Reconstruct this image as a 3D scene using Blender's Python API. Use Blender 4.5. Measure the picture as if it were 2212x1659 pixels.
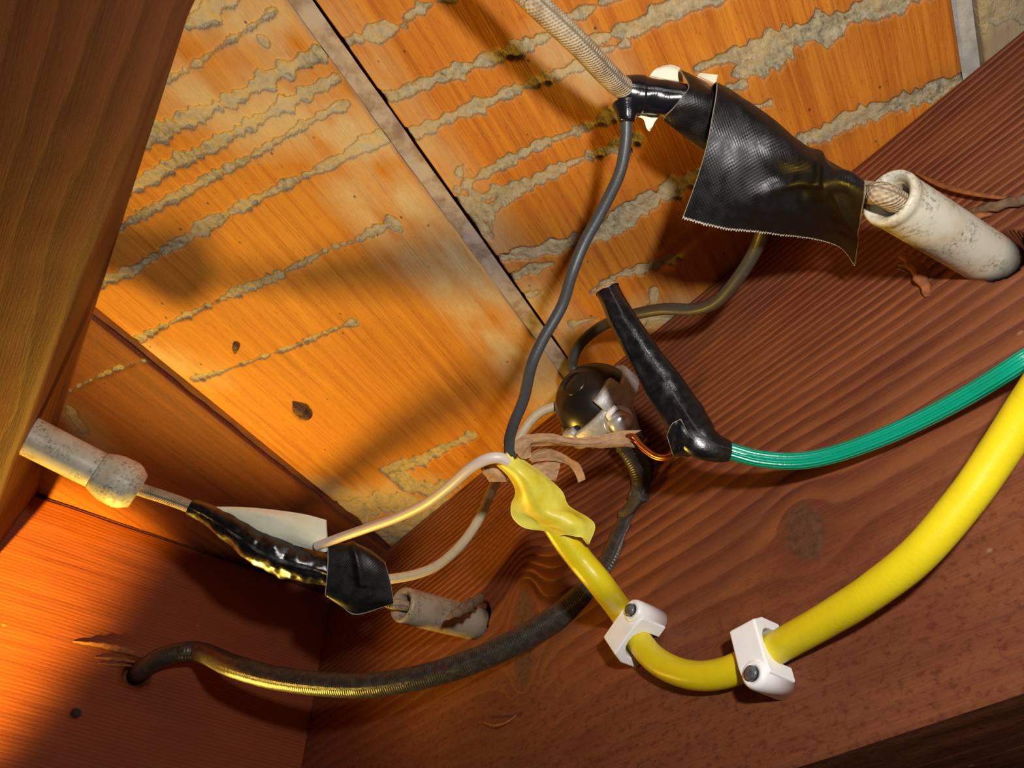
import bpy, math
import numpy as np
from mathutils import Vector, Matrix

S = bpy.context.scene
COL = S.collection
for o in list(bpy.data.objects):
    bpy.data.objects.remove(o)
MM = 0.001

# ------------------------------------------------------------------ camera
F = 1720.0
TH = math.radians(43.5)
cam_d = bpy.data.cameras.new('camera')
cam = bpy.data.objects.new('camera', cam_d)
COL.objects.link(cam)
cam.location = (0, 0, 0)
cam.rotation_euler = (math.radians(90) + TH, 0, 0)
cam_d.sensor_width = 36.0
cam_d.lens = F / 2212 * 36.0
cam_d.clip_start = 0.005
cam_d.clip_end = 20
cam_d.dof.use_dof = True
cam_d.dof.focus_distance = 0.225
cam_d.dof.aperture_fstop = 40
S.camera = cam

# ------------------------------------------------------------------ light
w = bpy.data.worlds.new('dim_crawl_space'); S.world = w
w.use_nodes = True
w.node_tree.nodes['Background'].inputs[0].default_value = (1.0, 0.72, 0.45, 1)
w.node_tree.nodes['Background'].inputs[1].default_value = 0.010

def spot(name, loc, target, power, color, angle, blend, radius):
    d = bpy.data.lights.new(name, 'SPOT')
    d.energy = power; d.color = color; d.spot_size = math.radians(angle)
    d.spot_blend = blend; d.shadow_soft_size = radius
    o = bpy.data.objects.new(name, d); COL.objects.link(o)
    o.location = loc
    o.rotation_euler = (Vector(target) - Vector(loc)).to_track_quat('-Z', 'Y').to_euler()
    return o
# the camera's own flash tube, up and to the right of the lens
spot('camera_flash', (0.036, -0.034, 0.038), (0.040, 0.190, 0.165), 2.1, (1.0, 0.955, 0.90), 135, 1.0, 0.006)
# two warm bulbs: one low on the far side of the left joist, one low in the bay in front of the blocking board
spot('bulb_left', (-0.217, 0.098, -0.250), (-0.230, 0.302, 0.140), 150.0, (1.0, 0.62, 0.05), 14, 1.0, 0.010)
spot('bulb_bay', (-0.200, 0.372, 0.045), (-0.070, 0.195, 0.210), 4.8, (1.0, 0.60, 0.07), 78, 1.0, 0.014)
S.view_settings.view_transform = 'Standard'
S.view_settings.look = 'None'
S.view_settings.gamma = 1
S.view_settings.use_curve_mapping = False
S.view_settings.exposure = 0.0

# ------------------------------------------------------------------ geometry of the place (mm)
HC = 220.0
AZ = math.radians(37.7)
U = np.array([-math.sin(AZ), math.cos(AZ), 0.0])      # along the joists, away from the viewer
N = np.array([math.cos(AZ), math.sin(AZ), 0.0])       # across the joists, to the right
ZV = np.array([0, 0, 1.0])
NJ = 166.5                                            # right joist's near face
UB = 380.0                                            # blocking board's near face
FW = np.array([0, math.cos(TH), math.sin(TH)])
AB = math.radians(29.0)
GA = np.array([math.sin(AB), math.cos(AB), 0.0])      # along the ceiling boards
GB = np.array([math.cos(AB), -math.sin(AB), 0.0])     # across them

def ray(px, py):
    x = (px - 1106) / F; y = (py - 829.5) / F
    return np.array([x, math.cos(TH) + y * math.sin(TH), math.sin(TH) - y * math.cos(TH)])
def P(px, py, d):                      # d = distance along the viewing axis
    return ray(px, py) * d
def C(px, py, drop=0):
    r = ray(px, py); return r * (HC - drop) / r[2]
def J(px, py, off=0):
    r = ray(px, py); return r * (NJ - off) / (r @ N)
def B(px, py, off=0):
    r = ray(px, py); return r * (UB - off) / (r @ U)

# ------------------------------------------------------------------ noise
def _h(i, j, seed):
    v = np.sin(i * 127.1 + j * 311.7 + seed * 74.7) * 43758.5453
    return v - np.floor(v)
def vnoise(x, y, seed=0):
    x = np.asarray(x, float); y = np.asarray(y, float)
    xi = np.floor(x); yi = np.floor(y); fx = x - xi; fy = y - yi
    fx = fx * fx * (3 - 2 * fx); fy = fy * fy * (3 - 2 * fy)
    a = _h(xi, yi, seed); b = _h(xi + 1, yi, seed); c = _h(xi, yi + 1, seed); d = _h(xi + 1, yi + 1, seed)
    return (a * (1 - fx) + b * fx) * (1 - fy) + (c * (1 - fx) + d * fx) * fy - 0.5
def fbm(x, y, seed=0, o=3):
    t = 0; a = 1.0
    for k in range(o):
        t = t + a * vnoise(x * 2 ** k, y * 2 ** k, seed + k * 7); a *= 0.5
    return t

# ------------------------------------------------------------------ mesh helpers
ROOT = {}
def thing(name, label, cat, loc, group=None):
    o = bpy.data.objects.new(name, None); COL.objects.link(o)
    o.empty_display_size = 0.01
    o.location = Vector(loc) * MM
    o['label'] = label; o['category'] = cat
    if group: o['group'] = group
    ROOT[o] = np.array(loc, float)
    return o
def rootloc(o):
    while o.parent: o = o.parent
    return ROOT.get(o, np.zeros(3))
def tag(o, label, cat, group=None):
    o['label'] = label; o['category'] = cat
    if group: o['group'] = group
    return o
def make(name, verts, faces, mat, parent=None, uvs=None, attrs=None, smooth=True, label=None, origin=None):
    verts = np.asarray(verts, float).reshape(-1, 3)
    off = rootloc(parent) if parent is not None else (np.array(origin, float) if origin is not None else verts.mean(0))
    v = (verts - off) * MM
    me = bpy.data.meshes.new(name)
    if isinstance(faces, np.ndarray) and faces.shape[1] == 4:
        nf = len(faces)
        me.vertices.add(len(v)); me.vertices.foreach_set('co', v.astype(np.float32).ravel())
        me.loops.add(nf * 4); me.loops.foreach_set('vertex_index', faces.astype(np.int32).ravel())
        me.polygons.add(nf)
        me.polygons.foreach_set('loop_start', np.arange(0, nf * 4, 4, dtype=np.int32))
        me.update(calc_edges=True)
    else:
        me.from_pydata([tuple(p) for p in v], [], [tuple(int(i) for i in f) for f in faces])
    if uvs is not None:
        uvs = np.asarray(uvs, float)
        lay = me.uv_layers.new(name='UVMap')
        idx = np.zeros(len(me.loops), dtype=np.int32); me.loops.foreach_get('vertex_index', idx)
        lay.data.foreach_set('uv', uvs[idx].astype(np.float32).ravel())
    if attrs:
        for k, a in attrs.items():
            at = me.attributes.new(k, 'FLOAT', 'POINT')
            at.data.foreach_set('value', np.asarray(a, np.float32).ravel())
    me.polygons.foreach_set('use_smooth', np.full(len(me.polygons), bool(smooth)))
    me.update(); me.validate()
    me.materials.append(mat)
    o = bpy.data.objects.new(name, me); COL.objects.link(o)
    if parent is not None: o.parent = parent
    else: o.location = Vector(off) * MM; ROOT[o] = off
    if label: o['label'] = label
    return o
def gridfaces(nu, nv, closed=False, base=0, flip=False):
    i = np.arange(nu - 1)[:, None]; j = np.arange(nv if closed else nv - 1)[None, :]
    j2 = (j + 1) % nv
    f = np.stack([i * nv + j + 0 * j, i * nv + j2, (i + 1) * nv + j2, (i + 1) * nv + j], -1).reshape(-1, 4) + base
    return f[:, ::-1] if flip else f
def cr(pts, n):
    """Catmull-Rom through pts (k, d), resampled to n by chord length."""
    p = np.asarray(pts, float)
    if len(p) == 2:
        t = np.linspace(0, 1, n)[:, None]; return p[0] * (1 - t) + p[1] * t
    q = np.vstack([2 * p[0] - p[1], p, 2 * p[-1] - p[-2]])
    L = np.r_[0, np.cumsum(np.linalg.norm(np.diff(p[:, :3], axis=0), axis=1) + 1e-9)]
    s = np.linspace(0, L[-1], n)
    k = np.clip(np.searchsorted(L, s, side='right') - 1, 0, len(p) - 2)
    t = ((s - L[k]) / (L[k + 1] - L[k]))[:, None]
    a, b, c, d = q[k], q[k + 1], q[k + 2], q[k + 3]
    return 0.5 * ((2 * b) + (-a + c) * t + (2 * a - 5 * b + 4 * c - d) * t ** 2 + (-a + 3 * b - 3 * c + d) * t ** 3)
def frames(c, up=None):
    t = np.gradient(c, axis=0); t /= np.linalg.norm(t, axis=1)[:, None]
    a = np.array(up if up is not None else -FW, float)
    nrm = []; 
    v = a - t[0] * (a @ t[0]); v /= np.linalg.norm(v)
    for k in range(len(c)):
        v = v - t[k] * (v @ t[k]); v /= np.linalg.norm(v); nrm.append(v.copy())
    nrm = np.array(nrm); bn = np.cross(t, nrm)
    return t, nrm, bn
def tube(name, pts, r, mat, parent=None, n=80, ns=16, rfun=None, flat=None, caps=True, label=None, hollow=None, up=None, vmm=False):
    """pts: list of 3-D mm points; r: radius or list of radii; flat: (scale along normal, scale along binormal)."""
    pts = np.asarray(pts, float)
    rr = np.full(len(pts), float(r)) if np.isscalar(r) else np.asarray(r, float)
    q = cr(np.c_[pts, rr], n); c = q[:, :3]; rad = q[:, 3]
    t, nn, bb = frames(c, up)
    th = np.linspace(0, 2 * math.pi, ns, endpoint=False)
    L = np.r_[0, np.cumsum(np.linalg.norm(np.diff(c, axis=0), axis=1))]
    R = np.repeat(rad[:, None], ns, 1)
    if rfun is not None: R = R * rfun(L[:, None], th[None, :])
    fa, fb = (1, 1) if flat is None else flat
    V = c[:, None] + R[..., None] * (fa * np.cos(th)[None, :, None] * nn[:, None] + fb * np.sin(th)[None, :, None] * bb[:, None])
    verts = V.reshape(-1, 3)
    uv = np.stack(np.broadcast_arrays(L[:, None], (th / (2 * math.pi) * (2 * math.pi * rad.mean() if vmm else 1))[None, :]), -1).reshape(-1, 2)
    fcs = gridfaces(n, ns, closed=True)
    if hollow:
        Ri = V * 0 + c[:, None] + (V - c[:, None]) * hollow
        k = len(verts); verts = np.vstack([verts, Ri.reshape(-1, 3)]); uv = np.vstack([uv, uv])
        f2 = gridfaces(n, ns, closed=True, base=k, flip=True)
        j = np.arange(ns); j2 = (j + 1) % ns
        e0 = np.stack([j2, j, k + j, k + j2], -1); b = (n - 1) * ns
        e1 = np.stack([b + j, b + j2, k + b + j2, k + b + j], -1)
        fcs = np.vstack([fcs, f2, e0, e1])
    elif caps:
        k = len(verts)
        verts = np.vstack([verts, c[0] - 0 * t[0], c[-1]]); uv = np.vstack([uv, [L[0], .5], [L[-1], .5]])
        j = np.arange(ns); j2 = (j + 1) % ns; b = (n - 1) * ns
        c0 = np.stack([j2, j, np.full(ns, k), np.full(ns, k)], -1)[:, :3]
        c1 = np.stack([b + j, b + j2, np.full(ns, k + 1)], -1)
        fl = [tuple(x) for x in fcs] + [tuple(x) for x in c0] + [tuple(x) for x in c1]
        return make(name, verts, fl, mat, parent, uv, label=label)
    return make(name, verts, fcs, mat, parent, uv, label=label)
def sheet(name, rows, mat, parent=None, nu=40, nv=40, thick=0.3, bump=None, edge=None, label=None, mat_edge=None):
    """loft rows of 3-D points into a solid sheet; bump(u,v)->mm along normal; edge(P,u,v)->P"""
    R = np.array([cr(r, nv) for r in rows])
    G = np.array([cr(R[:, j], nu) for j in range(nv)]).transpose(1, 0, 2)
    uu, vv = np.meshgrid(np.linspace(0, 1, nu), np.linspace(0, 1, nv), indexing='ij')
    def nrm(G):
        du = np.gradient(G, axis=0); dv = np.gradient(G, axis=1)
        n = np.cross(du, dv); n /= np.linalg.norm(n, axis=2)[..., None] + 1e-12
        s = np.sign(-(n * FW).sum(2).mean()); return n * (s if s else 1), s
    n, s = nrm(G)
    if bump is not None: G = G + n * bump(uu, vv)[..., None]
    if edge is not None: G = edge(G, uu, vv)
    n, s = nrm(G)
    top = G; bot = G - n * thick
    lu = np.r_[0, np.cumsum(np.linalg.norm(np.diff(G.mean(1), axis=0), axis=1))]
    lv = np.r_[0, np.cumsum(np.linalg.norm(np.diff(G.mean(0), axis=0), axis=1))]
    uv = np.stack(np.meshgrid(lu, lv, indexing='ij'), -1).reshape(-1, 2)
    k = nu * nv
    fl = s > 0
    f = [gridfaces(nu, nv, flip=not fl), gridfaces(nu, nv, base=k, flip=fl)]
    idx = np.arange(k).reshape(nu, nv)
    loop = np.r_[idx[0, :], idx[1:, -1], idx[-1, -2::-1], idx[-2:0:-1, 0]]
    l2 = np.roll(loop, -1)
    e = np.stack([loop, l2, l2 + k, loop + k], -1)
    f.append(e if fl else e[:, ::-1])
    rim = np.zeros((nu, nv)); rim[0] = rim[-1] = 1; rim[:, 0] = rim[:, -1] = 1
    attrs = {'rim': np.r_[rim.ravel(), rim.ravel()]}
    return make(name, np.vstack([top.reshape(-1, 3), bot.reshape(-1, 3)]), np.vstack(f), mat, parent, np.vstack([uv, uv]), attrs=attrs, label=label)
def lathe(name, prof, centre, axis, mat, parent=None, ns=32, label=None, jag=None):
    """prof: list of (h along axis, r)."""
    axis = np.asarray(axis, float); axis /= np.linalg.norm(axis)
    a = np.cross(axis, FW); a /= np.linalg.norm(a); b = np.cross(axis, a)
    th = np.linspace(0, 2 * math.pi, ns, endpoint=False)
    V = []; UVv = []; L = 0; prev = None
    for h, r in prof:
        if prev is not None: L += math.hypot(h - prev[0], r - prev[1])
        prev = (h, r)
        hh = np.full(ns, float(h)); rr = np.full(ns, float(r))
        if jag is not None: hh, rr = jag(hh, rr, th)
        V.append(np.asarray(centre) + hh[:, None] * axis + rr[:, None] * (np.cos(th)[:, None] * a + np.sin(th)[:, None] * b))
        UVv.append(np.stack([np.full(ns, L), th / 6.2832], -1))
    return make(name, np.vstack(V), gridfaces(len(prof), ns, closed=True), mat, parent, np.vstack(UVv), label=label)
def prism(name, poly, dvec, mat, parent=None, bevel=0.0, label=None, smooth=False):
    """extrude a planar polygon of 3-D points by dvec."""
    p = np.asarray(poly, float); n = len(p)
    v = np.vstack([p, p + np.asarray(dvec)])
    f = [tuple(range(n))[::-1], tuple(range(n, 2 * n))] + [(i, (i + 1) % n, (i + 1) % n + n, i + n) for i in range(n)]
    o = make(name, v, f, mat, parent, smooth=smooth, label=label)
    import bmesh
    bm = bmesh.new(); bm.from_mesh(o.data); bmesh.ops.recalc_face_normals(bm, faces=bm.faces); bm.to_mesh(o.data); bm.free()
    if bevel:
        m = o.modifiers.new('bevel', 'BEVEL'); m.width = bevel * MM; m.segments = 3; m.limit_method = 'ANGLE'; m.angle_limit = math.radians(40)
    return o

# ------------------------------------------------------------------ material helpers
class NT:
    def __init__(s, name):
        s.m = bpy.data.materials.new(name); s.m.use_nodes = True
        s.t = s.m.node_tree; s.b = s.t.nodes['Principled BSDF']
    def n(s, typ, **kw):
        x = s.t.nodes.new(typ)
        for k, v in kw.items(): setattr(x, k, v)
        return x
    def link(s, a, b): s.t.links.new(a, b)
    def setin(s, node, i, v):
        if hasattr(v, 'is_output') or isinstance(v, bpy.types.NodeSocket): s.link(v, node.inputs[i])
        else: node.inputs[i].default_value = v
    def math(s, op, a, b=0.0, c=None, clamp=False):
        x = s.n('ShaderNodeMath', operation=op); x.use_clamp = clamp
        s.setin(x, 0, a); s.setin(x, 1, b)
        if c is not None: s.setin(x, 2, c)
        return x.outputs[0]
    def maprange(s, v, a, b, c=0.0, d=1.0, smooth=True):
        x = s.n('ShaderNodeMapRange'); x.interpolation_type = 'SMOOTHSTEP' if smooth else 'LINEAR'
        s.setin(x, 0, v); x.inputs[1].default_value = a; x.inputs[2].default_value = b
        x.inputs[3].default_value = c; x.inputs[4].default_value = d
        return x.outputs[0]
    def mix(s, f, a, b, mode='MIX'):
        x = s.n('ShaderNodeMix', data_type='RGBA', blend_type=mode)
        s.setin(x, 0, f)
        s.setin(x, 6, a if not isinstance(a, tuple) else (*a, 1)); s.setin(x, 7, b if not isinstance(b, tuple) else (*b, 1))
        return x.outputs[2]
    def uv(s): return s.n('ShaderNodeTexCoord').outputs['UV']
    def obj(s): return s.n('ShaderNodeTexCoord').outputs['Object']
    def attr(s, name):
        x = s.n('ShaderNodeAttribute'); x.attribute_name = name; return x.outputs['Fac']
    def mapping(s, vec, sc, loc=(0, 0, 0)):
        x = s.n('ShaderNodeMapping'); s.link(vec, x.inputs[0]); x.inputs[3].default_value = sc; x.inputs[1].default_value = loc
        return x.outputs[0]
    def noise(s, vec, scale, detail=3, rough=0.55, dist=0.0):
        x = s.n('ShaderNodeTexNoise'); s.link(vec, x.inputs['Vector']); x.inputs['Scale'].default_value = scale
        x.inputs['Detail'].default_value = detail; x.inputs['Roughness'].default_value = rough; x.inputs['Distortion'].default_value = dist
        return x.outputs[0]
    def voro(s, vec, scale, feat='F1'):
        x = s.n('ShaderNodeTexVoronoi', feature=feat); s.link(vec, x.inputs['Vector']); x.inputs['Scale'].default_value = scale
        return x.outputs['Distance']
    def ramp(s, f, stops):
        x = s.n('ShaderNodeValToRGB'); s.link(f, x.inputs[0])
        e = x.color_ramp.elements
        while len(e) < len(stops): e.new(0.5)
        for k, (p, c) in enumerate(stops): e[k].position = p; e[k].color = (*c, 1)
        return x.outputs[0]
    def sep(s, vec):
        x = s.n('ShaderNodeSeparateXYZ'); s.link(vec, x.inputs[0]); return x.outputs
    def bump(s, h, strength, dist, prev=None):
        x = s.n('ShaderNodeBump'); s.link(h, x.inputs['Height']); x.inputs['Strength'].default_value = strength
        x.inputs['Distance'].default_value = dist
        if prev is not None: s.link(prev, x.inputs['Normal'])
        return x.outputs[0]
    def out(s, col=None, rough=None, bump=None, spec=None, metal=None, coat=None):
        if col is not None: s.setin(s.b, 'Base Color', col if not isinstance(col, tuple) else (*col, 1))
        if rough is not None: s.setin(s.b, 'Roughness', rough)
        if bump is not None: s.link(bump, s.b.inputs['Normal'])
        if spec is not None: s.b.inputs['Specular IOR Level'].default_value = spec
        if metal is not None: s.b.inputs['Metallic'].default_value = metal
        if coat is not None: s.b.inputs['Coat Weight'].default_value = coat
        return s.m

def plank_mat(name, lo, hi, pale, grain_k=1.0):
    t = NT(name); uv = t.uv()                       # uv in mm: (along, across)
    g1 = t.noise(t.mapping(uv, (0.012, 0.35, 1)), 1.0, 4, 0.6, 0.3)
    g2 = t.noise(t.mapping(uv, (0.05, 1.6, 1)), 1.0, 3, 0.6)
    lf = t.noise(t.mapping(uv, (0.02, 0.02, 1)), 1.0, 2)
    fine = t.noise(t.mapping(uv, (0.40, 1.5, 1)), 1.0, 5, 0.75)
    dust = t.noise(t.mapping(uv, (2.2, 2.2, 1)), 1.0, 2, 0.6)
    gg = t.math('ADD', t.math('MULTIPLY', g1, 0.65), t.math('MULTIPLY', g2, 0.35))
    mid = tuple((a + b) / 2 for a, b in zip(lo, hi))
    col = t.ramp(gg, [(0.28, tuple(x * 0.6 for x in lo)), (0.42, lo), (0.52, mid), (0.66, hi)])
    col = t.mix(t.maprange(lf, 0.35, 0.7, 0, 0.4), col, lo)
    col = t.mix(t.maprange(dust, 0.52, 0.75, 0, 0.22), col, (0.55, 0.34, 0.14))
    fleck = t.noise(t.mapping(uv, (0.30, 1.3, 1)), 1.0, 4, 0.7)
    col = t.mix(t.maprange(fleck, 0.56, 0.72, 0, 0.75), col, tuple(x * 0.45 for x in lo))
    # worn / dusty film
    film = t.attr('film')
    col = t.mix(t.math('MULTIPLY', film, t.maprange(fine, 0.25, 0.7, 0.55, 1.0)), col, pale)
    # specks of dirt
    sp = t.voro(t.mapping(uv, (0.10, 0.13, 1)), 1.0)
    col = t.mix(t.maprange(sp, 0.03, 0.075, 0.8, 0.0), col, (0.05, 0.022, 0.01))
    # bare grey scars
    f = t.math('ADD', t.attr('fld'), t.math('MULTIPLY', t.math('SUBTRACT', fine, 0.5), 2.4))
    scar = t.maprange(f, -0.35, 0.35, 1.0, 0.0)
    gn = t.noise(t.mapping(uv, (0.45, 0.6, 1)), 1.0, 5, 0.7)
    gn2 = t.noise(t.mapping(uv, (0.06, 0.05, 1)), 1.0, 2)
    grey = t.ramp(gn, [(0.30, (0.10, 0.095, 0.065)), (0.42, (0.27, 0.245, 0.165)), (0.55, (0.42, 0.37, 0.25)), (0.72, (0.52, 0.47, 0.34))])
    grey = t.mix(t.maprange(gn2, 0.4, 0.62, 0, 0.55), grey, pale)
    grey = t.mix(t.math('MULTIPLY', film, 0.65), grey, tuple(min(1, c * 1.15) for c in pale))
    col = t.mix(scar, col, grey)
    rim = t.math('MULTIPLY', t.maprange(f, 0.0, 0.35, 0.0, 1.0), t.maprange(f, 0.35, 1.3, 1.0, 0.0))
    col = t.mix(t.math('MULTIPLY', rim, 0.15), col, pale)
    h = t.math('ADD', t.math('MULTIPLY', gn, t.math('MULTIPLY', scar, 1.6)), t.math('MULTIPLY', g2, 0.35))
    bp = t.bump(h, 0.7, 0.0009)
    rough = t.maprange(scar, 0, 1, 0.62, 0.95)
    return t.out(col, rough, bp, spec=0.25)

def beam_mat(name, light, dark, knotc, k=1.0, rough=0.6, saw=True):
    t = NT(name); uv = t.uv()
    ph = t.attr('phase')
    wob = t.noise(t.mapping(uv, (0.05, 0.5, 1)), 1.0, 3, 0.6)
    ph2 = t.math('ADD', ph, t.math('MULTIPLY', t.math('SUBTRACT', wob, 0.5), 0.30))
    fr = t.math('FRACT', ph2)
    band = t.math('MAXIMUM', t.maprange(fr, 0.30, 0.92, 0.0, 1.0, False), t.maprange(fr, 0.0, 0.12, 1.0, 0.0, False))
    band = t.math('MULTIPLY', band, t.maprange(t.noise(t.mapping(uv, (0.015, 0.08, 1)), 1.0, 2), 0.25, 0.65, 0.55, 1.0))
    fib = t.noise(t.mapping(uv, (0.06, 2.2, 1)), 1.0, 4, 0.65)
    lf = t.noise(t.mapping(uv, (0.016, 0.03, 1)), 1.0, 3)
    dust = t.noise(t.mapping(uv, (0.9, 1.1, 1)), 1.0, 4, 0.75)
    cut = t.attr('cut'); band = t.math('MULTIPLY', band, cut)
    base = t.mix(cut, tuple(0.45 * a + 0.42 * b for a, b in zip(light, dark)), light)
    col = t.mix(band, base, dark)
    col = t.mix(t.maprange(fib, 0.3, 0.75, 0.0, 0.35), col, tuple(min(1, c * 1.35) for c in light))
    col = t.mix(t.maprange(lf, 0.42, 0.7, 0, 0.45), col, dark)
    tuft = t.noise(t.mapping(uv, (0.35, 0.55, 1)), 1.0, 5, 0.75)
    col = t.mix(t.math('MULTIPLY', t.maprange(tuft, 0.48, 0.66), t.maprange(cut, 0.3, 0.9, 0.75, 0.12)), col, dark)
    col = t.mix(t.maprange(dust, 0.60, 0.80, 0, 0.4), col, (0.30, 0.15, 0.06))
    kn = t.attr('knot')
    kc = t.mix(t.maprange(t.noise(uv, 0.5, 3), 0.3, 0.7), knotc, tuple(c * 0.6 for c in knotc))
    col = t.mix(t.maprange(kn, 0.3, 0.7), col, kc)
    sp = t.voro(t.mapping(uv, (0.05, 0.07, 1)), 1.0)
    col = t.mix(t.maprange(sp, 0.02, 0.05, 0.5, 0.0), col, (0.35, 0.25, 0.14))
    h = t.math('ADD', t.math('MULTIPLY', band, -1.0 * k), t.math('ADD', t.math('MULTIPLY', fib, 0.35), t.math('MULTIPLY', dust, 0.25)))
    bp = t.bump(h, 0.6, 0.0007)
    return t.out(col, rough, bp, spec=0.25)

def plain_mat(name, col, rough, spec=0.5, metal=0, var=None, scale=0.3, bump=None, bscale=1.0, coat=None, rvar=None):
    """procedural: colour mottled by noise in object space (mm)."""
    t = NT(name); ob = t.mapping(t.obj(), (1000, 1000, 1000))
    c = col
    if var is not None:
        c = t.mix(t.maprange(t.noise(ob, scale, 4, 0.65), 0.38, 0.66), col, var)
    b = t.bump(t.noise(ob, bscale, 3, 0.6), 0.5, bump * MM) if bump else None
    return t.out(c, rough, b, spec, metal, coat)

def weave_mat(name, col, rough, pitch=1.25, depth=0.25, spec=0.5, wv=1.0):
    t = NT(name); uv = t.uv(); x, y, z = t.sep(uv)
    k = 2 * math.pi / pitch
    jit = t.math('MULTIPLY', t.noise(uv, 0.8, 2), 1.2)
    a = t.math('SINE', t.math('ADD', t.math('MULTIPLY', x, k), jit)); b = t.math('SINE', t.math('ADD', t.math('MULTIPLY', y, k), jit))
    h = t.math('ADD', t.math('MULTIPLY', t.math('MULTIPLY', a, b), wv), t.math('MULTIPLY', t.noise(t.mapping(uv, (1, 1, 1)), 2.4, 3, 0.7), 1.8))
    bp = t.bump(h, 0.8, depth * MM)
    rim = t.attr('rim')
    c = t.mix(t.maprange(rim, 0.35, 0.75), col, (0.42, 0.36, 0.26))
    r = t.maprange(t.noise(uv, 0.35, 3), 0.3, 0.7, rough - 0.08, rough + 0.12)
    return t.out(c, r, bp, spec)

def wire_mat(name, col, rough, rib=0.0, nrib=40, spec=0.5, speck=None, bumpd=0.05, dirt=0.0, dirtc=(0.1, 0.08, 0.05), coat=None):
    t = NT(name); uv = t.uv(); x, y, z = t.sep(uv)
    c = col
    n1 = t.noise(t.mapping(uv, (0.5, 8, 1)), 1.0, 4, 0.65)
    if dirt: c = t.mix(t.maprange(n1, 0.5, 0.72, 0, dirt), c, dirtc)
    if speck is not None: c = t.mix(t.maprange(t.voro(t.mapping(uv, (0.35, 3.0, 1)), 1.0), 0.12, 0.22, 0.85, 0), c, speck)
    h = t.noise(t.mapping(uv, (1.5, 10, 1)), 1.0, 3, 0.6)
    if rib: h = t.math('ADD', h, t.math('MULTIPLY', t.math('SINE', t.math('MULTIPLY', y, 2 * math.pi * nrib)), rib))
    return t.out(c, rough, t.bump(h, 0.6, bumpd * MM), spec, coat=coat)

def loom_mat(name, c1, c2, pitch=0.75, strands=10, depth=0.16):
    t = NT(name); uv = t.uv(); x, y, z = t.sep(uv)
    p = t.math('ADD', t.math('MULTIPLY', x, 2 * math.pi / pitch), t.math('MULTIPLY', y, 2 * math.pi * strands))
    q = t.math('SUBTRACT', t.math('MULTIPLY', x, 2 * math.pi / pitch), t.math('MULTIPLY', y, 2 * math.pi * strands))
    h = t.math('ADD', t.math('SINE', p), t.math('MULTIPLY', t.math('SINE', q), 0.5))
    n = t.noise(t.mapping(uv, (0.25, 5, 1)), 1.0, 4, 0.7)
    c = t.mix(t.maprange(n, 0.42, 0.66), c1, c2)
    c = t.mix(t.maprange(h, -1.4, 0.2, 0.45, 0), c, tuple(v * 0.35 for v in c2))
    return t.out(c, 0.75, t.bump(h, 0.7, depth * MM), 0.3)

M = {}
M['plankA'] = plank_mat('varnished_board_orange', (0.42, 0.125, 0.013), (0.62, 0.250, 0.026), (0.52, 0.40, 0.22))
M['plankB'] = plank_mat('varnished_board_amber', (0.45, 0.160, 0.020), (0.62, 0.270, 0.036), (0.56, 0.45, 0.26))
M['plankC'] = plank_mat('varnished_board_painted_shade', (0.13, 0.028, 0.009), (0.21, 0.055, 0.013), (0.24, 0.16, 0.09))  # shade over this board is put into its dark red colour
M['plankD'] = plank_mat('bare_board_grey', (0.26, 0.20, 0.11), (0.34, 0.27, 0.15), (0.36, 0.31, 0.20))
M['tongue_pale'] = plain_mat('pale_board_tongue', (0.44, 0.37, 0.30), 0.8, 0.2, var=(0.25, 0.17, 0.12), scale=0.10, bump=0.3, bscale=0.8)
M['tongue_red'] = plain_mat('russet_board_tongue', (0.14, 0.042, 0.025), 0.75, 0.2, var=(0.09, 0.03, 0.02), scale=0.1, bump=0.3)
M['tongue_blue'] = plain_mat('painted_board_tongue', (0.42, 0.43, 0.42), 0.7, 0.3, var=(0.33, 0.33, 0.31), scale=0.3, bump=0.3)
M['joist'] = beam_mat('ribbed_red_fir', (0.245, 0.080, 0.030), (0.085, 0.017, 0.009), (0.13, 0.055, 0.03), 0.8)
M['block'] = beam_mat('fine_grained_red_fir', (0.23, 0.056, 0.018), (0.16, 0.032, 0.012), (0.03, 0.015, 0.01), 0.12)
M['beam'] = beam_mat('brown_weathered_fir', (0.125, 0.038, 0.015), (0.065, 0.019, 0.008), (0.03, 0.015, 0.01), 0.3)
M['splinter'] = plain_mat('split_fir', (0.34, 0.12, 0.04), 0.7, 0.2, var=(0.2, 0.07, 0.03), scale=0.5, bump=0.2)
M['greywood'] = plain_mat('weathered_fir', (0.20, 0.13, 0.08), 0.8, 0.2, var=(0.12, 0.07, 0.04), scale=0.4, bump=0.2)
def porcelain_mat(name, col, stain, dirt, amt):
    t = NT(name); ob = t.mapping(t.obj(), (1000, 1000, 1000))
    c = t.mix(t.maprange(t.noise(ob, 0.12, 3, 0.6), 0.42, 0.68, 0, 0.7), col, stain)
    fine = t.math('MULTIPLY', t.maprange(t.noise(ob, 0.9, 6, 0.8), 0.46, 0.66), t.maprange(t.noise(ob, 0.14, 3), 0.42, 0.60))
    c = t.mix(t.math('MULTIPLY', fine, amt), c, dirt)
    return t.out(c, 0.42, t.bump(t.noise(ob, 0.8, 3), 0.4, 0.0001), 0.45)
M['porcelain'] = porcelain_mat('old_porcelain', (0.62, 0.59, 0.48), (0.52, 0.44, 0.30), (0.10, 0.09, 0.07), 0.85)
M['porcelain_dirty'] = porcelain_mat('grimy_porcelain', (0.40, 0.34, 0.25), (0.26, 0.19, 0.12), (0.08, 0.06, 0.04), 0.8)
M['loom'] = loom_mat('tan_cloth_loom', (0.50, 0.40, 0.27), (0.32, 0.23, 0.14))
M['tape'] = weave_mat('black_friction_tape', (0.0065, 0.006, 0.0055), 0.42, 0.95, 0.022, 0.42)
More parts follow.
